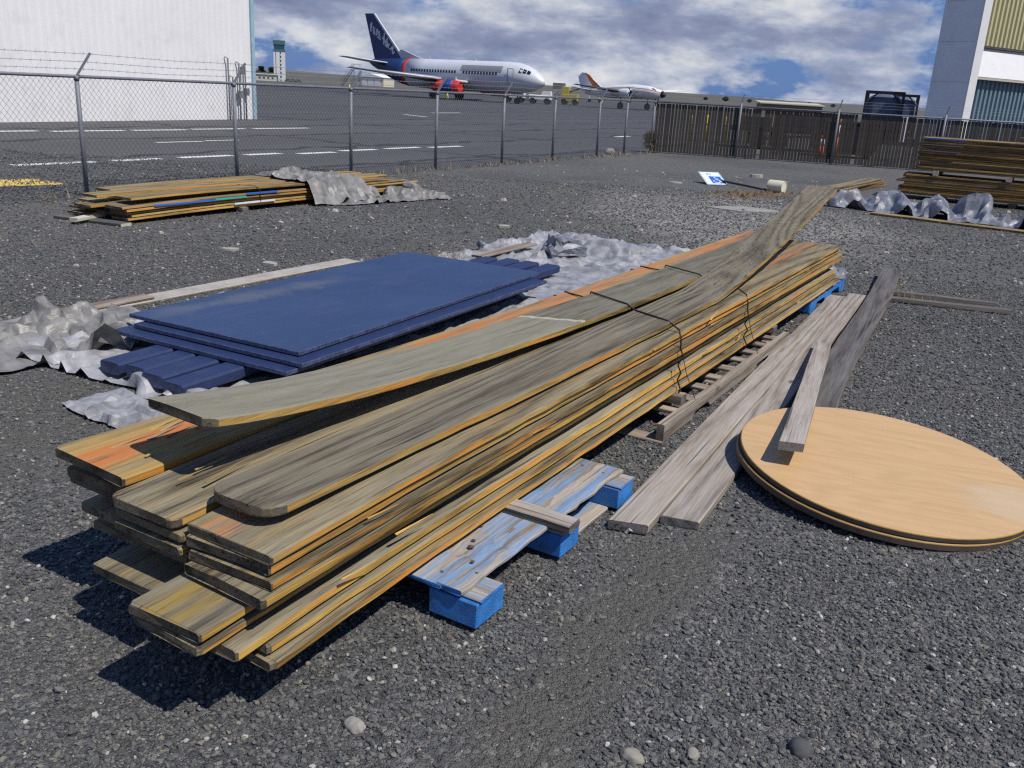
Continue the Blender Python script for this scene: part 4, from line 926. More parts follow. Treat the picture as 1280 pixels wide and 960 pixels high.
def slat_fence():
    r = thing('slatted_fence', 'dark brown slatted fence closing the far side of the lot', 'fence', S0, SA)
    H = 1.53; pitch = 0.093
    me = MB().box((0, 0, (H - 0.06) / 2 + 0.03), (0.076, 0.012, H - 0.08)).mesh('slat', M_slat)
    n = int(SL / pitch); rr_ = random.Random(2)
    for i in range(n):
        if rr_.random() < 0.012: continue
        o = link('slat', me, r, (0.06 + i * pitch + rr_.uniform(-0.006, 0.006), 0, rr_.uniform(-0.012, 0.008)), (0, rr_.uniform(-0.008, 0.008), rr_.uniform(-0.12, 0.12)))
    for x in (2.55, 5.4, 8.4, 11.4, 14.4):
        p = MB().tube([(x, -0.055, 0), (x, -0.055, H + 0.10)], 0.032, 8).build('post', M_steel, r)
        MB().bar((x, -0.055, H + 0.1), (x + 0.05, -0.055, H + 0.36), 0.04, 0.03).build('barb_arm', M_steel, p)
    MB().tube([(0, -0.03, H), (SL, -0.03, H)], 0.024, 8).build('top_rail', M_steel, r)
    MB().tube([(0, 0.02, 0.06), (SL, 0.02, 0.06)], 0.006, 5).build('bottom_wire', M_steel, r)
    for k in range(3): MB().tube([(2.55 + i * 2.95, -0.055, H + 0.16 + 0.08 * k) for i in range(5)], 0.0025, 4).build('barbed_wire', M_wire, r)
slat_fence()

# ================================================================== LEFT LUMBER PILE
def pile(root, cols, layers, L, wd, T, pitch, mats_top, mats_side, seed, ju=0.08, jv=0.015, z0=0.09, uo=0.0, n=8, gap=0.012, bendf=None):
    rr_ = random.Random(seed)
    for k in range(layers):
        for c in range(cols):
            u0 = uo + rr_.gauss(0, ju); v = c * (wd + gap) + wd / 2 + rr_.uniform(-jv, jv)
            mt = rr_.choice(mats_top); ms = rr_.choice(mats_side)
            plank('plank', root, (u0, v, z0 + k * pitch), L + rr_.gauss(0, ju), wd, T, (mt, ms, M_end), n=n, seed=seed * 50 + k * 9 + c, bend=bendf)
lr = gthing('plank_pile', 'low pile of orange-edged planks by the chain-link fence at the left', 'lumber', 5.05, 7.30)
pile(lr, 3, 5, 5.2, 0.30, 0.027, 0.033, [M_gtop, M_top], [M_side2, M_side2, M_side], 4, ju=0.12, z0=0.085, bendf=lambda x: -0.03 * max(0, 1 - x / 1.6) ** 1.5 - 0.02)
for k, (x0, L, dv) in enumerate(((0.10, 4.6, 0.05), (-0.1, 5.0, 0.38), (0.3, 4.6, 0.68))):
    plank('plank', lr, (x0, 0.14 + dv, 0.085 + 5 * 0.033 + 0.01 * k), L, 0.28, 0.028, (M_gtop, M_side2, M_end), n=8, seed=300 + k, rz=R(0.6) * (k - 1), bend=lambda x: 0.02 * math.sin(x))
MB().tube([(1.98, 0.93, 0.27), (1.98, 0.05, 0.30), (1.98, -0.02, 0.28), (1.99, -0.025, 0.10)], 0.006, 5).build('tie_wire', M_dwire, lr)
MB().tube([(3.55, 0.93, 0.27), (3.55, 0.05, 0.30), (3.55, -0.02, 0.28), (3.56, -0.025, 0.10)], 0.006, 5).build('tie_wire', M_dwire, lr)
for (x, z, L, m) in ((0.35, 0.165, 0.9, paint('blue_edge_paint', (0.03, 0.14, 0.50), 0.6)), (1.25, 0.17, 0.5, paint('teal_edge_paint', (0.05, 0.40, 0.34), 0.6)), (1.75, 0.205, 0.55, MATS['blue_edge_paint']), (1.55, 0.095, 0.7, M_white)):
    MB().box((x + L / 2, -0.022, z + 0.02), (L, 0.006, 0.022)).build('painted_edge', m, lr)
for (u, lab) in ((1.7, 'square bearer timber under the left plank pile, nearer of two'), (3.35, 'square bearer timber under the left plank pile, farther of two')):
    loose('bearer', W(5.05 + u, 7.25, 0.002), W(5.05 + u, 8.35, 0.002), 0.10, 0.06, (M_pal, M_greyside, M_dark), lab, 'timber', n=2)
loose('short_board', at(74, 272, 0.0), at(158, 283, 0.0), 0.16, 0.035, (M_dark, M_dark, M_conc), 'dark grey board lying at the near end of the left plank pile', n=3)
loose('short_board', at(92, 277, 0.036), at(128, 270, 0.036), 0.10, 0.04, (M_conc, M_conc, M_conc), 'short whitish stub of wood across the dark board at the left pile', n=3)
loose('long_board', at(225, 266, 0.0), at(430, 246, 0.0), 0.14, 0.045, (M_pal, M_greyside, M_dark), 'grey board lying on the gravel in front of the left plank pile', n=5)
tarp('silver_tarp', 'silver tarp draped over the far part of the left plank pile', W(7.9, 7.02, 0.0), PHI, 1.15, 1.35, 0.055, 21, M_tarp, slack=1.3, lift=0.12, iters=120, wob=0.08,
     floor=lambda x, y: 0.30 if 0.24 < y < 1.25 else max(0.0, 0.30 - 2.4 * (0.24 - y)) if y < 0.24 else 0.1)
tarp('silver_tarp', 'crumpled silver tarp on the gravel beside the left plank pile', at(428, 258, 0), PHI - R(12), 2.1, 0.62, 0.055, 23, M_tarp, slack=1.45, lift=0.24, iters=130, wob=0.10, coarse=4)

# ================================================================== RIGHT LUMBER STACKS
def right_stack():
    rl = gthing('plank_stack', 'lower tier of dark brown planks by the slatted fence at the right', 'lumber', 18.47, 1.15, 0, -math.pi / 2)
    # local x -> -v (to the right), y -> +u (away)
    pile(rl, 3, 10, 7.3, 0.29, 0.036, 0.0395, [M_gtop, M_brown], [M_brown, M_brown, M_side], 8, ju=0.05, z0=0.10, n=3, jv=0.02)
    ru = gthing('plank_stack', 'upper tier of dark brown planks stacked on the lower one at the right', 'lumber', 18.52, 0.92, 0.585, -math.pi / 2)
    pile(ru, 3, 16, 7.2, 0.29, 0.036, 0.0395, [M_gtop, M_brown], [M_brown, M_brown, M_side], 9, ju=0.04, z0=0.0, n=3, jv=0.02)
    plank('plank', ru, (1.7, 0.12, 0.70), 4.5, 0.24, 0.036, (M_gtop, M_side, M_end), n=6, rz=R(2.0), ry=R(0.6), seed=5)
    for (x, z, L, m) in ((0.05, 0.585, 0.75, MATS['blue_edge_paint']), (0.02, 0.475, 0.75, M_steel), (0.02, 0.36, 0.72, M_steel), (2.6, -0.29, 1.2, M_steel)):
        MB().box((x + L / 2, -0.024, z + 0.018), (L, 0.008, 0.02)).build('painted_edge', m, ru if z > 0 else rl)
    for i, x in enumerate((0.3, 1.6, 3.4, 5.6)):
        p = W(18.45, 1.15 - x, 0)
        loose('bearer', W(18.45, 0.85 - x, 0.4985), W(19.4, 0.85 - x, 0.4985), 0.10, 0.083, (M_pal, M_pal, M_conc), ['tan spacer block between the two tiers at the left end', 'tan spacer block between the two tiers beside the end one', 'tan spacer block between the two tiers near the middle', 'tan spacer block between the two tiers farthest right'][i], 'timber', 'spacers between the stacked tiers', n=2)
        loose('bearer', W(18.5, 0.7 - x, 0.002), W(19.4, 0.7 - x, 0.002), 0.12, 0.096, (M_dark, M_dark, M_dark), ['dark bearer under the lower tier at the left end', 'dark bearer under the lower tier beside the end one', 'dark bearer under the lower tier near the middle', 'dark bearer under the lower tier farthest right'][i], 'timber', 'bearers under the lower tier', n=2)
right_stack()
loose('long_plank', at(1090, 268, 0.0), at(1330, 298, 0.0), 0.22, 0.04, (M_gtop, M_brown, M_end), 'long olive plank on the gravel before the right silver tarp', n=6)
tarp('silver_tarp', 'long crumpled silver-blue tarp in front of the right plank stacks', at(1034, 258, 0), R(-40), 4.8, 1.0, 0.085, 31, M_tarpb, slack=1.45, lift=0.28, iters=140, wob=0.16, coarse=2.4,
     floor=lambda x, y: 0.16 * math.exp(-((x - 1.0) / 0.35) ** 2 - ((y - 0.55) / 0.3) ** 2))
for i, (a, b_, z) in enumerate(((((1036, 243)), (1100, 232), 0.0), ((1034, 241), (1098, 229), 0.042), ((1040, 239), (1096, 227), 0.084), ((1038, 236), (1094, 225), 0.126))):
    p, q = at(a[0], a[1], z), at(b_[0], b_[1], z); p.z = q.z = z + 0.002
    loose('short_plank', p, q, 0.30, 0.036, (M_top, M_brown, M_end), ['bottom plank of the small pile by the white sign', 'second plank up in the small pile by the white sign', 'third plank up in the small pile by the white sign', 'top plank of the small pile by the white sign'][i], group='small pile of planks', n=4, rx=0.0)

# ------------------------------------------------------------------ parking sign, tube, litter
sg0 = mid(at(873, 236), at(898, 237)); sg1 = mid(at(906, 225), at(883, 223))
sgd = (at(906, 226) - at(880, 225)); 
sr = thing('parking_sign', 'fallen white sign with blue wheelchair symbol on a grey post', 'sign', mid(sg0, sg1), math.atan2(sgd.y, sgd.x) + R(0))
tl = R(20)
rotm = Matrix.Rotation(tl, 3, 'X')
def sg(b, name, m): return b.build(name, m, sr, (0, 0, 0.115), (tl, 0, 0))
plate = sg(MB().box((0, 0, 0), (0.46, 0.60, 0.008), bev=0.002), 'plate', paint('sign_white', (0.70, 0.74, 0.74), 0.45, var=0.06))
for (c, d) in (((0, 0.285, 0.0055), (0.43, 0.012, 0.003)), ((0, -0.285, 0.0055), (0.43, 0.012, 0.003)), ((0.21, 0, 0.0055), (0.012, 0.556, 0.003)), ((-0.21, 0, 0.0055), (0.012, 0.556, 0.003))):
    MB().box(c, d).build('border', M_trimblue, plate)
MB().box((0.05, -0.08, 0.0055), (0.26, 0.32, 0.003)).build('blue_square', paint('sign_blue', (0.02, 0.12, 0.50), 0.45), plate)
b = MB(); zz = 0.0085
b.tube([(0.03 + 0.07 * math.cos(a * 0.35 + 2.2), -0.16 + 0.07 * math.sin(a * 0.35 + 2.2), zz) for a in range(14)], 0.010, 4)
b.tube([(0.04, 0.0, zz), (0.04, -0.10, zz), (0.10, -0.10, zz), (0.13, -0.19, zz)], 0.011, 4); b.tube([(0.04, -0.05, zz), (0.09, -0.05, zz)], 0.009, 4)
b.tube([(0.04, 0.03, zz - 0.002), (0.04, 0.03, zz + 0.003)], 0.020, 8)
b.build('wheelchair_symbol', M_white, plate)
for k in range(4): MB().box((-0.08 + 0.03 * k - 0.0, 0.17 + 0.03 * (k % 2), 0.0055), (0.018, 0.10 - 0.015 * k, 0.003)).build('lettering', M_trimblue, plate)
pe = at(958, 237, 0.04); pl_ = sr.matrix_basis.inverted() @ pe if False else None
rz_ = sr.rotation_euler.z; rel = Matrix.Rotation(-rz_, 3, 'Z') @ (pe - sr.location); rel.z = 0.035
MB().tube([(0.1, 0.0, 0.085), tuple(rel)], 0.022, 8).build('signpost', M_black, sr)
tb = thing('cream_tube', 'short fat cream tube lying on its side beyond the bundle', 'tube', at(970, 241), math.atan2(*(at(982, 243) - at(958, 240)).yx))
b = MB(); rings = []
for (x, r_) in ((-0.26, 0.19), (-0.26, 0.205), (0.26, 0.205), (0.26, 0.185), (0.245, 0.18)): rings.append([(x, r_ * math.cos(a * 6.28319 / 28), r_ * math.sin(a * 6.28319 / 28) + 0.203) for a in range(28)])
tb.scale = (0.6, 0.6, 0.6); b.loft(rings[1:3], 0, True, False); b.loft(rings[2:4], 0, False, False); b.build('tube_wall', M_pvc, tb)
MB().loft([rings[0], rings[1]], 0, False).build('back_rim', M_pvc, tb)
MB().loft([rings[4], [(0.25, p[1], p[2]) for p in rings[4]]], 0, False).build('end_cap', paint('cream_cap', (0.70, 0.65, 0.50), 0.6, var=0.05), tb)
db = MB(); rr = random.Random(5)
for k in range(220):
    p = at(rr.gauss(945, 22), rr.gauss(244, 2.2), 0); s_ = rr.uniform(0.02, 0.07)
    a = rr.uniform(0, 6.28); d = Vector((math.cos(a), math.sin(a), 0)) * s_; e = Vector((-d.y, d.x, 0)) * 0.5
    db.add([p - d - e, p + d - e, p + d + e, p - d + e, p + Vector((0, 0, s_ * rr.uniform(0.4, 1.2)))], [(0, 1, 4), (1, 2, 4), (2, 3, 4), (3, 0, 4)])
tag(db.build('dirt_clods', paint('brown_dirt', (0.13, 0.095, 0.055), 0.95, var=0.3), fix=True), 'brown dirt and bark crumbs along the fallen signpost', 'dirt', kind='stuff')
# broken pale slabs near the bundle's far end
for i, (px, py, s_, lab) in enumerate(((930, 262, 0.7, 'flat broken pale slab on the gravel beyond the bundle'), (845, 229, 0.18, 'small white scrap left of the white sign'), (945, 222, 0.22, 'small pale lump behind the signpost'), (630, 284, 0.12, 'pale flat chunk on the gravel behind the silver tarp'), (288, 313, 0.11, 'whitish chunk on the gravel behind the blue panels'), (338, 331, 0.12, 'thin pale chip on the gravel left of the blue panels'))):
    rr_ = random.Random(i + 40); p = at(px, py); n = 9
    ring = [(s_ * rr_.uniform(0.6, 1.0) * math.cos(6.283 * k / n), 0.62 * s_ * rr_.uniform(0.6, 1.0) * math.sin(6.283 * k / n), 0) for k in range(n)]
    b = MB(); b.prism(ring, (0, 0, 0.012 + 0.012 * (s_ < 0.5) + 0.05 * (i == 2)))
    tag(b.build('pale_slab', paint('slab_%d' % i, (0.26, 0.25, 0.225) if i == 0 else (0.33, 0.315, 0.285), 0.9, var=0.25, scale=8, bmp=0.4), None, (p.x, p.y, 0.001), (0, 0, rr_.uniform(-0.6, 0.6))), lab, 'slab')

# ================================================================== LEFT HANGAR
def left_hangar():
    c = at(318, 149); e = at(0, 153); d = (e - c).normalized(); ang = math.atan2(d.y, d.x)
    r = thing('white_hangar', 'tall white corrugated hangar behind the fence at the left', 'building', c, ang)
    # local x: along the visible wall towards the camera side, y: to the right-hand of x (away from the apron)
    L, H, Dp = 42.0, 9.5, 26.0
    sgn = 1 if (Matrix.Rotation(ang, 3, 'Z') @ Vector((0, 1, 0))).x > 0 else -1   # outward is +x world
    out_ = sgn
    n = int(L / 0.30); pr = []
    for i in range(n):
        x = i * 0.30; pr += [(x, 0), (x + 0.12, 0), (x + 0.15, 0.028), (x + 0.27, 0.028)]
    pr.append((L, 0))
    b = MB(); vs = [(x, y * out_, z) for z in (0.0, H) for x, y in pr]; m_ = len(pr)
    b.add(vs, [(i, i + 1, m_ + i + 1, m_ + i) for i in range(m_ - 1)]); b.build('wall', M_wall, r, fix=False)
    MB().box((L / 2, -out_ * (Dp / 2 + 0.02), H / 2), (L - 0.04, Dp, H)).build('hall_body', M_wall, r)
    MB().prism([(-0.4, out_ * 0.4, H), (-0.4, -out_ * (Dp + 0.4), H), (-0.4, -out_ * Dp / 2, H + 3.2)], (L + 0.8, 0, 0)).build('roof', M_trimblue, r)
    MB().box((0.02, out_ * 0.03, H / 2), (0.17, 0.10, H)).build('corner_trim', M_trimblue, r)
    for (x, h) in ((1.55, 2.15), (1.32, 1.5), (0.95, 2.0), (0.62, 1.9)):
        MB().tube([(x, out_ * 0.14, 0), (x, out_ * 0.14, h), (x + 0.05, out_ * 0.03, h + 0.05)], 0.03, 7).build('pipe', M_wire, r)
    for (x, z) in ((0.8, 1.75), (0.95, 0.9), (0.55, 1.0)): MB().box((x, out_ * 0.13, z), (0.16, 0.14, 0.26)).build('meter_box', M_steel, r)
left_hangar()

# ================================================================== RIGHT HANGAR
def right_hangar():
    c = deep(1201, 150, 45.0); c.z = 0
    fdir = Vector((0.84, 0.543, 0)); ang = math.atan2(fdir.y, fdir.x)
    r = thing('pylon_hangar', 'pale grey hangar with corrugated teal and cream front at the right edge', 'building', c, ang)
    # local x along the front (to the right and back), local y into the building / away to the left-back
    H = 12.0; Wp = 1.95
    M_pil = paint('grey_pylon_cladding', (0.74, 0.73, 0.74), 0.7, var=0.06, scale=1.2); M_ret = paint('white_pylon_edge', (0.70, 0.70, 0.70), 0.6, var=0.04)
    b = MB(); b.box((0.30, Wp / 2 + 0.02, H / 2), (0.60, Wp, H)); b.build('pylon', M_pil, r)
    MB().box((0.31, -0.012, H / 2), (0.60, 0.06, H)).build('pylon_edge', M_ret, r)
    for z in (3.1, 4.9, 6.7, 8.5): MB().box((-0.004, Wp / 2, z), (0.012, Wp - 0.1, 0.012)).build('panel_joint', M_conc, r)
    M_teal = paint('teal_corrugated', (0.15, 0.225, 0.265), 0.5, var=0.08); M_cream = paint('cream_translucent_corrugated', (0.50, 0.47, 0.27), 0.5, var=0.06)
    def corr(z0, z1, y, m, nm, pitch=0.36, dep=0.11, x0=0.6, x1=16):
        n = int((x1 - x0) / pitch); pr = []
        for i in range(n):
            x = x0 + i * pitch; pr += [(x, 0), (x + pitch * 0.42, 0), (x + pitch * 0.55, dep), (x + pitch * 0.86, dep)]
        k = len(pr); bb = MB(); bb.add([(x, y + dd, z) for z in (z0, z1) for x, dd in pr], [(i, i + 1, k + i + 1, k + i) for i in range(k - 1)]); bb.build(nm, m, r, fix=False)
    corr(0.0, 3.40, 0.5, M_teal, 'lower_door'); corr(4.75, H, 0.75, M_cream, 'upper_glazing')
    MB().prism([(0.45, 0.25, 3.4), (0.45, 0.72, 4.72), (0.45, 1.2, 4.72), (0.45, 1.2, 3.4)], (15.5, 0, 0)).build('sloped_band', M_ret, r)
    MB().box((8.3, 0.35, 3.33), (15.4, 0.24, 0.10)).build('lower_trim', M_conc, r)
    MB().box((8.3, 0.66, 4.78), (15.4, 0.14, 0.10)).build('dark_joint', M_oakedge, r)
    MB().box((8.6, 1.5, H / 2), (15.2, 0.9, H - 0.2)).build('hall_body', M_pil, r)
    MB().box((8.0, 1.0, H + 0.15), (17, 2.2, 0.3)).build('roof', M_conc, r)
right_hangar()

# ================================================================== BEHIND THE SLATTED FENCE
def tank_container(px, py, y, label, rz):
    c = deep(px, py, y); c.z = 0
    r = thing('tank_container', label, 'container', c, rz, 'tank containers behind the slatted fence')
    r.scale = (0.88, 0.88, 0.97)
    Wd, H, L = 2.44, 2.75, 5.0; M_t = MATS.get('navy_tank') or paint('navy_tank', (0.10, 0.12, 0.18), 0.5, var=0.1)
    for y0 in (0.0, L):
        f = MB()
        for x in (-Wd / 2 + 0.07, Wd / 2 - 0.07): f.box((x, y0, H / 2), (0.14, 0.14, H))
        f.box((0, y0, H - 0.06), (Wd - 0.282, 0.13, 0.12)); f.box((0, y0, 0.12), (Wd - 0.282, 0.13, 0.16))
        for s_ in (-1, 1):
            f.bar((s_ * (Wd / 2 - 0.14), y0, H - 0.72), (s_ * (Wd / 2 - 0.75), y0, H - 0.12), 0.09, 0.07, up=(0, 1, 0))
            f.bar((s_ * (Wd / 2 - 0.14), y0, 0.8), (s_ * (Wd / 2 - 0.75), y0, 0.2), 0.09, 0.07, up=(0, 1, 0))
        f.build('end_frame', M_black, r)
    for s_ in (-1, 1):
        MB().bar((s_ * (Wd / 2 - 0.07), 0.08, 0.14), (s_ * (Wd / 2 - 0.07), L - 0.08, 0.14), 0.1, 0.12).build('side_rail', M_black, r)
        MB().bar((s_ * (Wd / 2 - 0.07), 0.08, H - 0.08), (s_ * (Wd / 2 - 0.07), L - 0.08, H - 0.08), 0.06, 0.06).build('top_rail', M_black, r)
    rings = []
    for (yy, s_) in ((0.02, 0.55), (0.14, 0.90), (0.34, 1.0), (L - 0.34, 1.0), (L - 0.14, 0.9), (L - 0.02, 0.55)):
        rings.append([(s_ * 1.14 * (abs(math.cos(a)) ** 0.55) * (1 if math.cos(a) > 0 else -1), yy, 1.42 + s_ * 1.16 * (abs(math.sin(a)) ** 0.55) * (1 if math.sin(a) > 0 else -1)) for a in [6.28319 * k / 28 + 0.05 for k in range(28)]])
    MB().loft(rings, 0, True).build('tank', M_t, r)
    for k in range(9): MB().box((-0.36 + 0.085 * k, 0.125, 2.28), (0.05, 0.01, 0.07)).build('lettering', M_steel, r)
tank_container(1103, 140, 55, 'dark navy tank container in a black frame above the slatted fence', R(-21))
tank_container(1124, 142, 62, 'second tank container half hidden behind the nearer one', R(-21))
def bollard(px, h=1.15, y=33.0, lab=''):
    c = deep(px, 165, y); c.z = 0
    r = thing('yellow_bollard', lab, 'bollard', c, 0, 'yellow bollards behind the slatted fence')
    MB().tube([(0, 0, 0), (0, 0, h), (0, 0, h + 0.05), (0, 0, h + 0.08)], [0.08, 0.08, 0.06, 0.02], 10).build('pole', M_yel, r)
    MB().tube([(0, 0, h - 0.32), (0, 0, h - 0.26)], 0.083, 10).build('band', M_black, r)
bl_ = ['leftmost yellow bollard behind the slatted fence', 'second yellow bollard from the left behind the slatted fence', 'third yellow bollard, left of the slatted fence post', 'fourth yellow bollard, right of the slatted fence post', 'rightmost yellow bollard behind the slatted fence']
for i, px in enumerate((863, 882, 906, 926, 941)): bollard(px, 0.95 + 0.04 * (i % 2), 38.5 + 0.5 * i, bl_[i])
def delineator(px, y, h, lab):
    c = deep(px, 190, y); c.z = 0; r = thing('traffic_delineator', lab, 'traffic post', c, 0, 'orange traffic delineators behind the slatted fence')
    MB().tube([(0, 0, 0.0), (0, 0, 0.06)], [0.22, 0.20], 12).build('base', M_rubber, r)
    MB().tube([(0, 0, 0.06), (0, 0, h * 0.55)], [0.13, 0.08], 12).build('lower_cone', M_red_p, r)
    MB().tube([(0, 0, h * 0.551), (0, 0, h * 0.85)], [0.081, 0.07], 12).build('white_sleeve', M_white, r)
    MB().tube([(0, 0, h * 0.851), (0, 0, h)], [0.07, 0.05], 12).build('top_cone', M_red_p, r)
delineator(1026, 31.2, 0.75, 'shorter orange traffic post behind the slatted fence'); delineator(1044, 31.4, 1.30, 'tall orange and white traffic post behind the slatted fence')
def flatbed():
    c = deep(985, 175, 36.0); c.z = 0; r = thing('flatbed_trailer', 'dark flatbed trailer loaded with crates behind the slatted fence', 'trailer', c, R(-12))
    MB().box((0, 0, 0.72), (4.4, 2.0, 0.16)).build('deck', M_black, r)
    for i, (x, w_, h) in enumerate(((-1.3, 1.2, 0.35), (0.2, 1.5, 0.5), (1.6, 1.0, 0.62))): MB().box((x, 0, 0.802 + h / 2), (w_, 1.6, h)).build('crate', paint('dark_crate_%d' % i, (0.03, 0.032, 0.036), 0.8), r)
    for x in (-1.2, -0.4, 1.2):
        for s_ in (-1, 1): MB().tube([(x, s_ * 0.92 - 0.11, 0.34), (x, s_ * 0.92 + 0.11, 0.34)], 0.335, 14).build('wheel', M_rubber, r)
    MB().bar((2.2, 0, 0.7), (3.4, 0, 0.45), 0.12, 0.1).build('drawbar', M_black, r)
flatbed()
c = deep(1063, 180, 33.0); c.z = 0
r = thing('dark_bin', 'dark waste bin behind the slatted fence beside the orange posts', 'bin', c, R(-10))
MB().prism([(-0.75, -0.5, 0.12), (0.75, -0.5, 0.12), (0.9, -0.5, 1.15), (-0.9, -0.5, 1.15)], (0, 1.0, 0)).build('body', M_black, r)
MB().box((0, 0, 1.18), (1.85, 1.05, 0.06)).build('lid', M_rubber, r)
for x in (-0.6, 0.6):
    for y in (-0.4, 0.4): MB().tube([(x - 0.04, y, 0.07), (x + 0.04, y, 0.07)], 0.068, 8).build('castor', M_rubber, r)
for i, (px, y, h, wd) in enumerate(((1126, 31.5, 1.35, 0.20), (1262, 33, 1.1, 0.5))):
    c = deep(px, 180, y); c.z = 0; r = thing('marker_board', ['narrow white marker board on a post behind the slatted fence', 'broad pale grey panel on legs behind the right stacks'][i], 'panel', c, R(-10))
    MB().box((0, 0, h - 0.25), (wd, 0.03, 0.85)).build('board', M_white if i == 0 else M_steel, r)
    for x in ((0,) if i == 0 else (-0.2, 0.2)): MB().tube([(x, 0.03, 0), (x, 0.03, h)], 0.025, 6).build('leg', M_steel, r)

# ================================================================== APRON: AIRLINER
def airliner():
    hd = R(-38)
    nose = deep(681, 106, 104.0); R3 = Matrix.Rotation(hd, 3, 'Z'); c = nose - R3 @ Vector((16.3 * 0.85, 0, 0)); c.z = 0
    r = thing('jet_airliner', 'silver twin-engine jet airliner with navy tail and red-blue engines', 'airplane', c, hd)
    r.scale = (0.85, 0.85, 0.85)
    M_sil = paint('airliner_silver', (0.62, 0.63, 0.65), 0.42, 0.10, 0.06, 0.4); M_navy = paint('airliner_navy', (0.014, 0.036, 0.125), 0.4); M_redp = paint('airliner_red', (0.55, 0.035, 0.03), 0.4)
    M_gry = paint('airliner_grey_patch', (0.28, 0.285, 0.30), 0.45, 0.2); M_glass = paint('dark_glass', (0.012, 0.014, 0.02), 0.15); M_lg = paint('airliner_light_grey', (0.55, 0.56, 0.58), 0.5)
    sec = [(16.3, 0.06, 2.78), (16.05, 0.42, 2.8), (15.5, 0.82, 2.88), (14.6, 1.24, 3.0), (13.4, 1.62, 3.12), (12.0, 1.84, 3.19), (10.0, 1.90, 3.2), (4, 1.90, 3.2), (-4, 1.90, 3.2), (-7.5, 1.84, 3.26), (-8.2, 1.80, 3.3), (-10, 1.62, 3.45), (-12, 1.28, 3.74), (-14, 0.88, 4.1), (-15.8, 0.48, 4.42), (-16.6, 0.2, 4.55)]
    def rings(ss, n=28): return [[(x + (0.0 if abs(x) > 15 else 0), rr * math.cos(6.28319 * k / n), zc + 1.05 * rr * math.sin(6.28319 * k / n)) for k in range(n)] for x, rr, zc in ss]
    MB().loft(rings(sec[:10])).build('fuselage', M_sil, r)
    MB().loft(rings([(-7.5, 1.842, 3.26), (-8.2, 1.802, 3.3)])).build('red_band', M_redp, r); MB().loft(rings(sec[10:])).build('tail_section', M_navy, r)
    MB().prism([(-9.3, -0.12, 4.9), (-15.4, -0.12, 4.75), (-17.6, -0.12, 11.2), (-15.7, -0.12, 11.2)], (0, 0.24, 0)).build('fin', M_navy, r)
    MB().prism([(-9.3, -0.10, 4.95), (-5.0, -0.10, 4.95), (-9.6, -0.10, 6.3), (-10.3, -0.10, 6.3)], (0, 0.20, 0)).build('dorsal_fin', M_lg, r)
    MB().prism([(-9.25, -0.125, 5.0), (-9.7, -0.125, 5.0), (-15.95, -0.125, 11.2), (-15.6, -0.125, 11.2)], (0, 0.25, 0)).build('fin_leading_edge', M_lg, r)
    rr_ = random.Random(6); lg = MB()   # white splash lettering down the fin
    for k in range(15):
        t = k / 14; x = -16.3 + 4.6 * t; z = 9.2 - 3.1 * t
        for j in range(2):
            a = rr_.uniform(-0.3, 2.2); L = rr_.uniform(0.5, 1.2); dx, dz = 0.5 * L * math.cos(a), L * math.sin(a); wd = rr_.uniform(0.16, 0.32)
            x0, z0 = x + rr_.uniform(-0.2, 0.2), z + rr_.uniform(-0.5, 0.1); x0 = min(x0, -9.3 - 6.4 * (max(z0, z0 + dz) - 4.9) / 6.3 - max(0, dx) - wd - 0.35)
            for s_ in (-0.15, 0.13): lg.prism([(x0, s_, z0), (x0 + wd, s_, z0), (x0 + dx + wd, s_, z0 + dz), (x0 + dx, s_, z0 + dz)], (0, 0.02, 0))
    tag(lg.build('tail_lettering', M_white, r), kind='stuff')
    for s_ in (-1, 1):
        def wing(root, tip, th_r, th_t, nm, m):
            rg = []
            for (xl, xt, y, z), th in ((root, th_r), (tip, th_t)):
                rg.append([(xl, y * s_, z), (xl - 0.25 * (xl - xt), y * s_, z + th), (xl - 0.6 * (xl - xt), y * s_, z + 0.7 * th), (xt, y * s_, z), (xl - 0.6 * (xl - xt), y * s_, z - 0.3 * th), (xl - 0.25 * (xl - xt), y * s_, z - 0.5 * th)])
            MB().loft(rg, 0, True).build(nm, m, r)
        wing((4.6, -3.6, 1.5, 2.25), (-3.9, -5.6, 14.4, 3.35), 0.55, 0.12, 'wing', M_gry)
        MB().tube([(4.75, 1.7 * s_, 2.35), (-3.85, 14.4 * s_, 3.38)], [0.20, 0.08], 6).build('wing_leading_edge', M_lg, r)
        wing((-11.8, -15.2, 0.8, 4.35), (-15.0, -16.6, 6.3, 4.95), 0.22, 0.07, 'stabiliser', M_gry)
        MB().tube([(-11.7, 0.9 * s_, 4.42), (-14.95, 6.3 * s_, 5.0)], [0.12, 0.06], 6).build('stabiliser_leading_edge', M_lg, r)
        en = lambda ss: [[(x, 4.85 * s_ + q * math.cos(6.28319 * k / 20), 1.62 + q * math.sin(6.28319 * k / 20)) for k in range(20)] for x, q in ss]
        e = MB().loft(en([(6.2, 0.68), (6.05, 0.80), (5.6, 0.88), (5.1, 0.90)]), 0, True, False).build('engine_inlet', M_redp, r)
        MB().loft(en([(6.05, 0.64), (5.95, 0.68)]), 0, False).build('fan', M_redp, r)
        MB().loft(en([(5.1, 0.902), (4.0, 0.92), (3.4, 0.90)]), 0, True).build('engine_cowl', paint('engine_blue', (0.02, 0.05, 0.22), 0.4) if s_ < 0 else MATS['engine_blue'], r)
        MB().loft(en([(3.4, 0.90), (2.2, 0.74), (1.0, 0.45)]), 0, True).build('engine_nozzle', M_redp, r)
        MB().box((3.6, 4.85 * s_, 2.62), (3.4, 0.24, 0.5)).build('pylon', M_lg, r)
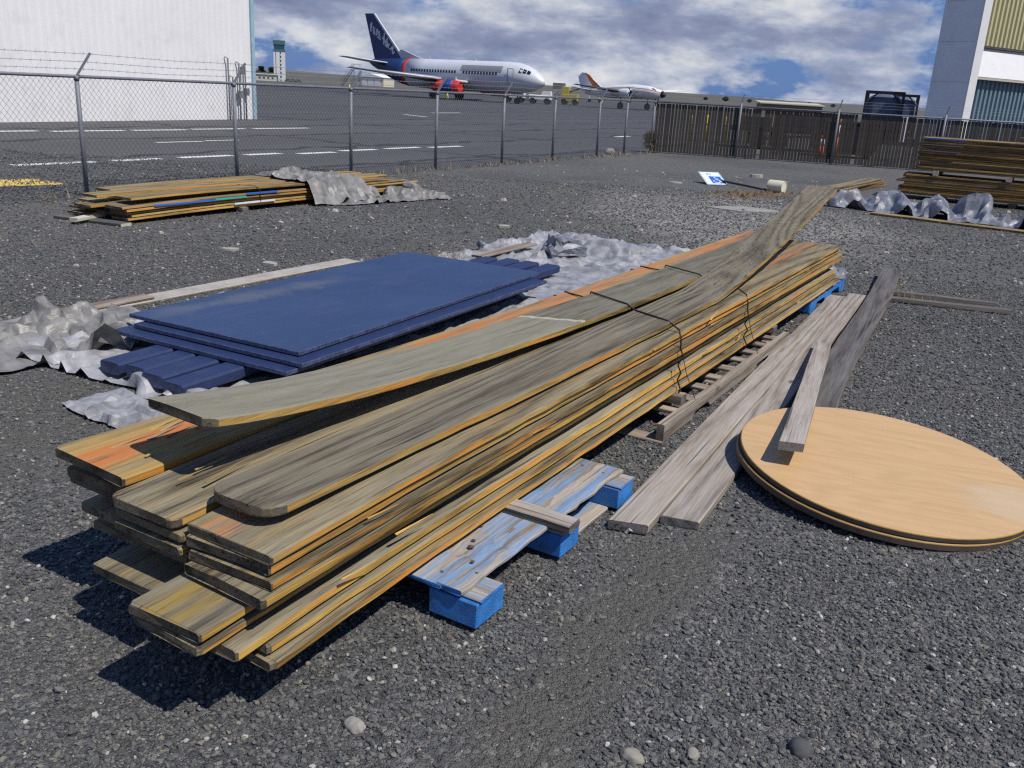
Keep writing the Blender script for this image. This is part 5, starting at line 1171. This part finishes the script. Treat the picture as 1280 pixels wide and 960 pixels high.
        for x in (-0.8,):
            MB().tube([(x, 2.6 * s_, 2.3), (x, 2.6 * s_, 0.5)], 0.12, 8).build('main_gear_leg', M_steel, r)
            for y in (2.3, 2.9): MB().tube([(x, y * s_ - 0.16, 0.52), (x, y * s_ + 0.16, 0.52)], 0.515, 14).build('main_wheel', M_rubber, r)
        wn = MB()
        for k in range(31):
            x = 9.6 - k * 0.52
            if 2.7 < x < 3.7: continue
            wn.box((x, s_ * 1.885, 3.62), (0.25, 0.05, 0.36))
        tag(wn.build('cabin_windows', M_glass, r), kind='stuff')
        for (x, z, w_, h) in ((12.0, 3.35, 0.95, 1.9),):
            dd = MB(); y = s_ * 1.86
            for cx, cz, ww, hh in ((x - w_ / 2, z, 0.06, h), (x + w_ / 2, z, 0.06, h), (x, z - h / 2, w_, 0.06), (x, z + h / 2, w_, 0.06)): dd.box((cx, y, cz), (ww, 0.09, hh))
            dd.build('door_outline', M_gry, r)
        gp = MB(); vs = []; arc = [0.30, 0.45, 0.60, 0.75]
        for x in (3.2, 10.4):
            for a in arc: vs.append((x, s_ * 1.912 * math.cos(a), 3.2 + 1.05 * 1.912 * math.sin(a)))
        gp.add(vs, [(i, i + 1, i + 5, i + 4) for i in range(3)]); gp.build('grey_patch', M_gry, r)
        for k, (x0, x1) in enumerate(((13.05, 13.5), (13.6, 14.05), (14.15, 14.6))):
            # pane lies on the nose cone
            def onf(x, a):
                for (xa, ra, za), (xb, rb_, zb) in zip(sec[:-1], sec[1:]):
                    if xb <= x <= xa: t = (x - xb) / (xa - xb); rr2 = rb_ + (ra - rb_) * t + 0.025; zc = zb + (za - zb) * t; return (x, s_ * rr2 * math.cos(a), zc + 1.05 * rr2 * math.sin(a))
            a0, a1 = 0.42 + 0.05 * k, 0.80 + 0.05 * k
            MB().add([onf(x0, a0), onf(x1, a0), onf(x1, a1), onf(x0, a1)], [(0, 1, 2, 3)]).build('cockpit_window', M_glass, r)
    MB().tube([(11.9, 0, 1.6), (11.9, 0, 0.35)], 0.10, 8).build('nose_gear_leg', M_steel, r)
    for y in (-0.2, 0.2): MB().tube([(11.9, y - 0.1, 0.345), (11.9, y + 0.1, 0.345)], 0.34, 12).build('nose_wheel', M_rubber, r)
    for x in (-4.0, 4.5): MB().prism([(x, -0.03, 5.1), (x - 0.5, -0.03, 5.1), (x - 0.45, -0.03, 5.65)], (0, 0.06, 0)).build('antenna', M_lg, r)
airliner()

# ------------------------------------------------------------------ propeller aeroplane
def propplane():
    hd = R(-50); nose = deep(832, 116, 108.0); R3 = Matrix.Rotation(hd, 3, 'Z'); Ln = 7.6
    c = nose - R3 @ Vector((Ln * 0.88, 0, 0)); c.z = 0
    r = thing('propeller_aeroplane', 'white propeller aeroplane with orange stripe and black nose parked far right', 'airplane', c, hd)
    r.scale = (0.88, 0.88, 0.88)
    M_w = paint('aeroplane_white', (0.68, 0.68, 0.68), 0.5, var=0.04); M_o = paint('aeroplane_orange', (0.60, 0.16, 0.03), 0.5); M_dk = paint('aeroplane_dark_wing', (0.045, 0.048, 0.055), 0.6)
    sec = [(7.6, 0.08, 2.05), (7.45, 0.28, 2.08), (7.1, 0.44, 2.12), (7.08, 0.45, 2.12), (4.8, 0.84, 2.25), (2.0, 0.92, 2.3), (-2, 0.85, 2.15), (-5, 0.55, 1.95), (-7.3, 0.22, 1.85)]
    rg = lambda ss: [[(x, q * math.cos(6.28319 * k / 20), z + q * math.sin(6.28319 * k / 20)) for k in range(20)] for x, q, z in ss]
    MB().loft(rg(sec[:3])).build('nose_cone', M_black, r); MB().loft(rg(sec[3:])).build('fuselage', M_w, r)
    MB().prism([(-3.4, -0.08, 2.2), (-8.2, -0.08, 1.95), (-9.0, -0.08, 3.9), (-8.3, -0.08, 4.5), (-7.3, -0.08, 4.45), (-6.4, -0.08, 3.9)], (0, 0.16, 0)).build('fin', M_w, r)
    MB().prism([(-4.0, -0.10, 2.35), (-5.6, -0.10, 2.35), (-7.6, -0.10, 4.47), (-6.9, -0.10, 4.25)], (0, 0.20, 0)).build('fin_stripe', M_o, r)
    for s_ in (-1, 1):
        vs = []
        for x, q, z in sec[3:]:
            for a in (0.02, 0.60): vs.append((x, s_ * (q + 0.012) * math.cos(a), z + (q + 0.012) * math.sin(a)))
        MB().add(vs, [(2 * i, 2 * i + 1, 2 * i + 3, 2 * i + 2) for i in range(5)]).build('side_stripe', M_o, r)
        w_ = [[(2.8, 0.7 * s_, 2.05), (1.6, 0.7 * s_, 2.35), (-0.4, 0.7 * s_, 2.1), (1.2, 0.7 * s_, 1.9)], [(1.4, 9.6 * s_, 2.75), (1.0, 9.6 * s_, 2.85), (0.2, 9.6 * s_, 2.75), (0.8, 9.6 * s_, 2.7)]]
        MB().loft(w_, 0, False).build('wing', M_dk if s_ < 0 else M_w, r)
        MB().loft([[(-5.9, 0.2 * s_, 2.2), (-6.4, 0.2 * s_, 2.3), (-7.3, 0.2 * s_, 2.2), (-6.6, 0.2 * s_, 2.12)], [(-6.6, 3.0 * s_, 2.5), (-6.8, 3.0 * s_, 2.55), (-7.3, 3.0 * s_, 2.5), (-6.9, 3.0 * s_, 2.46)]], 0, False).build('stabiliser', M_w, r)
        for y in (2.6,):
            MB().loft([[(x, y * s_ + q * math.cos(6.28319 * k / 16), 2.0 + q * math.sin(6.28319 * k / 16)) for k in range(16)] for x, q in ((4.0, 0.5), (3.6, 0.62), (2.4, 0.58), (0.2, 0.2))], 0, True).build('engine', M_w, r)
            MB().loft([[(x, y * s_ + q * math.cos(6.28319 * k / 16), 2.0 + q * math.sin(6.28319 * k / 16)) for k in range(16)] for x, q in ((4.02, 0.44), (4.06, 0.42))], 0, False).build('engine_face', M_black, r)
            for k in range(3):
                a = k * 2.094 + 0.3; MB().bar((4.2, y * s_, 2.0), (4.2, y * s_ + 1.15 * math.cos(a), 2.0 + 1.15 * math.sin(a)), 0.05, 0.16, up=(1, 0, 0)).build('propeller_blade', M_black, r)
            MB().tube([(4.06, y * s_, 2.0), (4.4, y * s_, 2.0)], [0.14, 0.04], 8).build('spinner', M_steel, r)
            MB().tube([(2.2, y * s_, 1.7), (2.2, y * s_, 0.42)], 0.09, 8).build('main_gear_leg', M_steel, r)
            MB().tube([(2.2, y * s_ - 0.16, 0.43), (2.2, y * s_ + 0.16, 0.43)], 0.42, 14).build('main_wheel', M_rubber, r)
    MB().tube([(6.0, 0, 1.7), (6.0, 0, 0.3)], 0.06, 8).build('nose_gear_leg', M_steel, r); MB().tube([(6.0, -0.1, 0.28), (6.0, 0.1, 0.28)], 0.275, 12).build('nose_wheel', M_rubber, r)
    MB().add([(6.3, -0.45, 2.62), (5.6, -0.45, 2.86), (5.6, 0.45, 2.86), (6.3, 0.45, 2.62)], [(0, 1, 2, 3)]).build('windscreen', M_black, r)
propplane()

# ------------------------------------------------------------------ ground vehicles
def cart(name, label, px, py, y, L, Wd, H, m, rz, cab=False):
    c = at(px, py) if y is None else deep(px, py, y); c.z = 0
    r = thing(name, label, 'vehicle', c, rz)
    if cab:
        MB().box((0, 0, 0.75), (L, Wd, 0.55), bev=0.06).build('body', m, r)
        MB().prism([(-L / 2, -Wd / 2 + 0.05, 1.03), (-L * 0.05, -Wd / 2 + 0.05, 1.03), (-L * 0.12, -Wd / 2 + 0.05, H), (-L / 2 + 0.1, -Wd / 2 + 0.05, H)], (0, Wd - 0.1, 0)).build('cab', m, r)
        MB().box((-L * 0.30, -Wd / 2 + 0.02, 1.35), (L * 0.26, 0.05, 0.34)).build('side_window', M_black, r)
        MB().box((L / 2 + 0.03, 0, 0.6), (0.08, Wd * 0.9, 0.2)).build('bumper', M_rubber, r)
    else:
        MB().box((0, 0, H / 2 + 0.28), (L, Wd, H - 0.5), bev=0.05).build('body', m, r)
        for k in range(3): MB().box((-L / 3 + k * L / 3, -Wd / 2 - 0.01, H / 2 + 0.3), (L / 4, 0.03, (H - 0.5) * 0.6)).build('side_panel', M_steel, r)
        MB().bar((L / 2, 0, 0.35), (L / 2 + 1.0, 0, 0.3), 0.08, 0.08).build('tow_bar', M_black, r)
    for x in (-L * 0.32, L * 0.32):
        for s_ in (-1, 1): MB().tube([(x, s_ * Wd * 0.46 - 0.12, 0.36), (x, s_ * Wd * 0.46 + 0.12, 0.36)], 0.355, 14).build('wheel', M_rubber, r)
cart('ground_power_cart', 'white ground power cart under the airliner nose', 643, 128, None, 2.5, 1.4, 1.75, M_white, R(-8))
cart('baggage_tractor', 'white baggage tractor with black tyres right of the airliner nose', 675, 130, None, 2.7, 1.5, 1.5, M_white, R(172), True)
yc = at(712, 131); yr = thing('yellow_loader', 'yellow belt loader with raised platform behind the baggage tractor', 'vehicle', Vector((yc.x, yc.y, 0)), R(-10))
MB().box((0, 0, 0.85), (2.0, 1.5, 0.9), bev=0.05).build('body', paint('dull_yellow', (0.42, 0.34, 0.06), 0.6), yr); MB().box((-0.6, 0, 1.75), (1.0, 1.3, 0.85), bev=0.04).build('cab', MATS['dull_yellow'], yr)
MB().bar((-0.9, 0, 1.3), (1.1, 0, 2.0), 1.0, 0.12).build('belt', M_rubber, yr); MB().box((-1.5, 0, 2.2), (1.5, 1.1, 0.75)).build('platform', paint('grey_lift_platform', (0.16, 0.155, 0.13), 0.7), yr)
for z in (1.2, 1.6): MB().bar((-2.0, -0.4, z - 0.5), (-1.0, -0.4, z + 0.2), 0.07, 0.07).build('lift_arm', M_black, yr)
for x in (-0.7, 0.7):
    for s_ in (-1, 1): MB().tube([(x, s_ * 0.68 - 0.1, 0.36), (x, s_ * 0.68 + 0.1, 0.36)], 0.355, 12).build('wheel', M_rubber, yr)
wc = at(743, 128); wr = thing('flatbed_cart', 'small white flatbed cart below the propeller aeroplane tail', 'cart', Vector((wc.x, wc.y, 0)), R(-5))
MB().box((0, 0, 0.62), (2.4, 1.1, 0.08)).build('deck', M_white, wr)
for x in (-0.9, 0.9): MB().tube([(x, -0.55, 0.3), (x, 0.55, 0.3)], 0.295, 12).build('wheel', M_rubber, wr); MB().bar((x, 0, 0.5), (x, 0, 1.1), 0.06, 0.06).build('upright', M_white, wr)
M_lime = paint('lime_cone', (0.45, 0.62, 0.03), 0.5)
for (px, py, lab) in ((437, 114, 'lime green cone behind the third fence post'), (559, 125, 'lime green cone under the airliner belly'), (752, 131, 'lime green cone below the propeller aeroplane tail')):
    c = at(px, py); r = thing('safety_cone', lab, 'cone', Vector((c.x, c.y, 0)), 0, 'lime safety cones on the apron')
    MB().box((0, 0, 0.02), (0.5, 0.5, 0.04)).build('base', M_rubber, r); MB().tube([(0, 0, 0.04), (0, 0, 0.9)], [0.2, 0.04], 12).build('cone', M_lime, r)
def airstair():
    c = at(440, 108.5); c.z = 0; r = thing('steel_airstair', 'open steel boarding stairs left of the airliner tail', 'stairs', c, R(-10)); H = 3.6
    # tower of four posts with a platform and one flight leading left
    for x in (0.0, 1.6):
        for y in (0.0, 1.2): MB().tube([(x, y, 0), (x, y, H + 1.0)], 0.06, 6).build('post', M_steel, r)
    MB().box((0.8, 0.6, H), (1.7, 1.3, 0.08)).build('platform', M_steel, r)
    for y in (0.0, 1.2):
        MB().bar((-2.6, y, 0.1), (0, y, H), 0.06, 0.14).build('stringer', M_steel, r); MB().tube([(-2.6, y, 1.0), (0, y, H + 1.0)], 0.035, 6).build('handrail', M_steel, r)
        MB().tube([(0, y, H + 1.0), (1.6, y, H + 1.0)], 0.04, 6).build('guard_rail', M_steel, r)
    for k in range(11): MB().box((-2.45 + k * 0.225, 0.6, 0.25 + k * 0.315), (0.24, 1.12, 0.03)).build('tread', M_steel, r)
airstair()
# ------------------------------------------------------------------ control tower, low buildings, trees, far cars
def tower():
    c = at(350, 101.5); c.z = 0; r = thing('control_tower', 'white control tower with teal glazed cab on the horizon', 'building', c, R(12)); k = (c - Vector((0, 0, 0))).length / FPX
    s = k; Wd = 12.5 * s; H = 32 * s
    M_tw = paint('tower_white', (0.66, 0.66, 0.66), 0.6, var=0.03); M_gl = paint('tower_teal_glass', (0.035, 0.11, 0.14), 0.25); M_tr = paint('tower_teal_roof', (0.07, 0.14, 0.18), 0.5)
    MB().box((0, 0, H / 2), (Wd, Wd * 0.9, H)).build('shaft', M_tw, r)
    MB().box((Wd * 0.12, -Wd * 0.45, H / 2), (Wd * 0.12, 0.06, H * 0.96)).build('window_strip', M_gl, r); MB().box((-Wd * 0.30, -Wd * 0.45, H / 2), (Wd * 0.05, 0.06, H)).build('dark_shaft_strip', M_gl, r)  # window strip, and a narrow dark strip up the full shaft
    for j in range(7): MB().box((Wd * 0.12, -Wd * 0.45 - 0.03, H * (0.08 + 0.135 * j)), (Wd * 0.16, 0.06, H * 0.045)).build('spandrel', M_tw, r)
    MB().box((0, 0, H + 1.2 * s), (Wd * 1.05, Wd * 0.95, 2.4 * s)).build('walkway', M_tr, r)
    def q(w_, z): return [(-w_, -w_ * 0.9, z), (w_, -w_ * 0.9, z), (w_, w_ * 0.9, z), (-w_, w_ * 0.9, z)]
    MB().loft([q(Wd * 0.42, H + 2.4 * s), q(Wd * 0.50, H + 7.5 * s)], 0, False).build('glass_cab', M_gl, r); MB().loft([q(Wd * 0.53, H + 7.5 * s), q(Wd * 0.53, H + 12 * s)], 0, False).build('roof', M_tr, r)
    MB().tube([(0, 0, H + 12 * s), (0, 0, H + 14 * s)], 0.06, 5).build('mast', M_steel, r)
    c2 = at(334, 101); c2.z = 0; r2 = thing('terminal_block', 'low cream building at the foot of the control tower', 'building', c2, R(8))
    MB().box((0, 0, 3.2 * s), (22 * s, 14 * s, 6.4 * s)).build('wall', M_pvc, r2); MB().box((2 * s, 0, 7.0 * s), (26 * s, 16 * s, 1.0 * s)).build('roof', M_tw, r2)
    for j in range(4): MB().box((-7 * s + j * 4.6 * s, -7.02 * s, 3.0 * s), (2.2 * s, 0.05, 2.2 * s)).build('window', M_gl, r2)
    def conifer(px, lab, sd):
        c3 = at(px, 100.4); c3 = c3 * 1.04; c3.z = 0; rt = thing('conifer_tree', lab, 'tree', c3, 0, 'dark trees by the control tower'); Ht = 15.5 * s
        MB().tube([(0, 0, 0), (0, 0, Ht * 0.8)], [0.18, 0.05], 7).build('trunk', M_bark, rt)
        b = MB(); rr_ = random.Random(sd)
        for i in range(1500):
            t = rr_.random() ** 0.8; z = Ht * (0.10 + 0.9 * t); rad = Ht * 0.52 * math.sin(0.25 + 2.6 * t) * math.sqrt(rr_.random()) * (0.8 + 0.35 * math.sin(z * 3 + sd)); a = rr_.uniform(0, 6.28)
            p = Vector((rad * math.cos(a), rad * math.sin(a), z)); e = Vector((rr_.uniform(-1, 1), rr_.uniform(-1, 1), rr_.uniform(-0.6, 0.4))) * 0.22; f = Vector((rr_.uniform(-1, 1), rr_.uniform(-1, 1), rr_.uniform(-0.5, 0.5))) * 0.14
            b.add([p - e, p + f, p + e, p - f], [(0, 1, 2, 3)])
        tag(b.build('crown', M_conif, rt, fix=False), kind='stuff')
    conifer(327, 'dark conifer at the corner of the white hangar', 3); conifer(340, 'dark conifer against the control tower', 4)
    for i, px in enumerate((360, 366, 373)):
        c4 = at(px, 102.3 + 0.4 * i); c4.z = 0; rc = thing('far_car', ['dark parked car nearest the control tower', 'dark parked car in the middle of the far three', 'dark parked car farthest from the control tower'][i], 'car', c4, R(10), 'cars parked by the control tower')
        M_c = paint('far_car_%d' % i, ((0.02, 0.03, 0.02), (0.03, 0.03, 0.035), (0.05, 0.03, 0.03))[i], 0.35); L = 4.3 * 0.35
        MB().box((0, 0, 0.34), (1.5, 0.62, 0.30), bev=0.05).build('body', M_c, rc); MB().prism([(-0.55, -0.28, 0.49), (0.4, -0.28, 0.49), (0.2, -0.28, 0.72), (-0.4, -0.28, 0.72)], (0, 0.56, 0)).build('cabin', M_gl, rc)
        for x in (-0.5, 0.5):
            for y in (-0.28, 0.28): MB().tube([(x, y - 0.05, 0.14), (x, y + 0.05, 0.14)], 0.138, 10).build('wheel', M_rubber, rc)
tower()
c = at(470, 108); c.z = 0; r = thing('far_shed', 'small cream hangar shed left of the airliner belly', 'building', c, R(-20)); k = c.length / FPX
MB().box((0, 0, 5 * k), (34 * k, 26 * k, 10 * k)).build('wall', M_pvc, r); MB().prism([(-18 * k, -14 * k, 10 * k), (18 * k, -14 * k, 10 * k), (0, -14 * k, 14 * k)], (0, 28 * k, 0)).build('roof', M_white, r)
for j in range(3): MB().box((-9 * k + j * 9 * k, -13.05 * k, 4.2 * k), (7.5 * k, 0.1, 7.6 * k)).build('door', M_white, r)
# far low tree tufts on the skyline to the right
for i, (px, y, h) in enumerate(((905, 900, 3.6), (935, 960, 2.8), (985, 940, 2.6), (1010, 920, 3.0), (880, 980, 2.6), (1040, 1000, 2.8))):
    c = deep(px, 140, y); c.z = 0
    rt = thing('far_tree', ['tallest dark tree tuft on the skyline above the slatted fence post', 'dark tree tuft right of the tallest one on the skyline', 'low dark tree tuft in the middle of the right skyline', 'dark tree tuft left of the tank containers', 'low dark tree tuft just right of the propeller aeroplane nose', 'low dark tree tuft nearest the tank containers'][i], 'tree', c, 0, 'far trees on the skyline')
    MB().tube([(0, 0, 0), (0, 0, h * 0.7)], [0.3, 0.1], 6).build('trunk', M_bark, rt); rr_ = random.Random(i); b = MB()
    for j in range(420):
        a = rr_.uniform(0, 6.28); t = rr_.random(); rad = h * 0.75 * math.sqrt(rr_.random()) * math.sin(0.4 + 2.5 * t); p = Vector((rad * math.cos(a) * 1.3, rad * math.sin(a), h * (0.2 + t))); e = Vector((rr_.uniform(-1, 1), rr_.uniform(-1, 1), rr_.uniform(-1, 1))) * 0.5; f = Vector((rr_.uniform(-1, 1), rr_.uniform(-1, 1), rr_.uniform(-1, 1))) * 0.4
        b.add([p - e, p + f, p + e, p - f], [(0, 1, 2, 3)])
    tag(b.build('crown', M_conif, rt, fix=False), kind='stuff')
c = deep(985, 140, 130); c.z = 0; r = thing('long_roof_shed', 'long low pale-roofed shed behind the slatted fence', 'building', c, R(-6))
MB().box((0, 0, 0.75), (8, 5, 1.5)).build('wall', paint('shed_wall_brown', (0.20, 0.16, 0.12), 0.8), r); MB().prism([(-4.3, -2.8, 1.5), (4.3, -2.8, 1.5), (4.3, 2.8, 1.75), (-4.3, 2.8, 1.75)], (0, 0, 0.12)).build('roof', M_conc, r)
print('objects', len(bpy.data.objects))
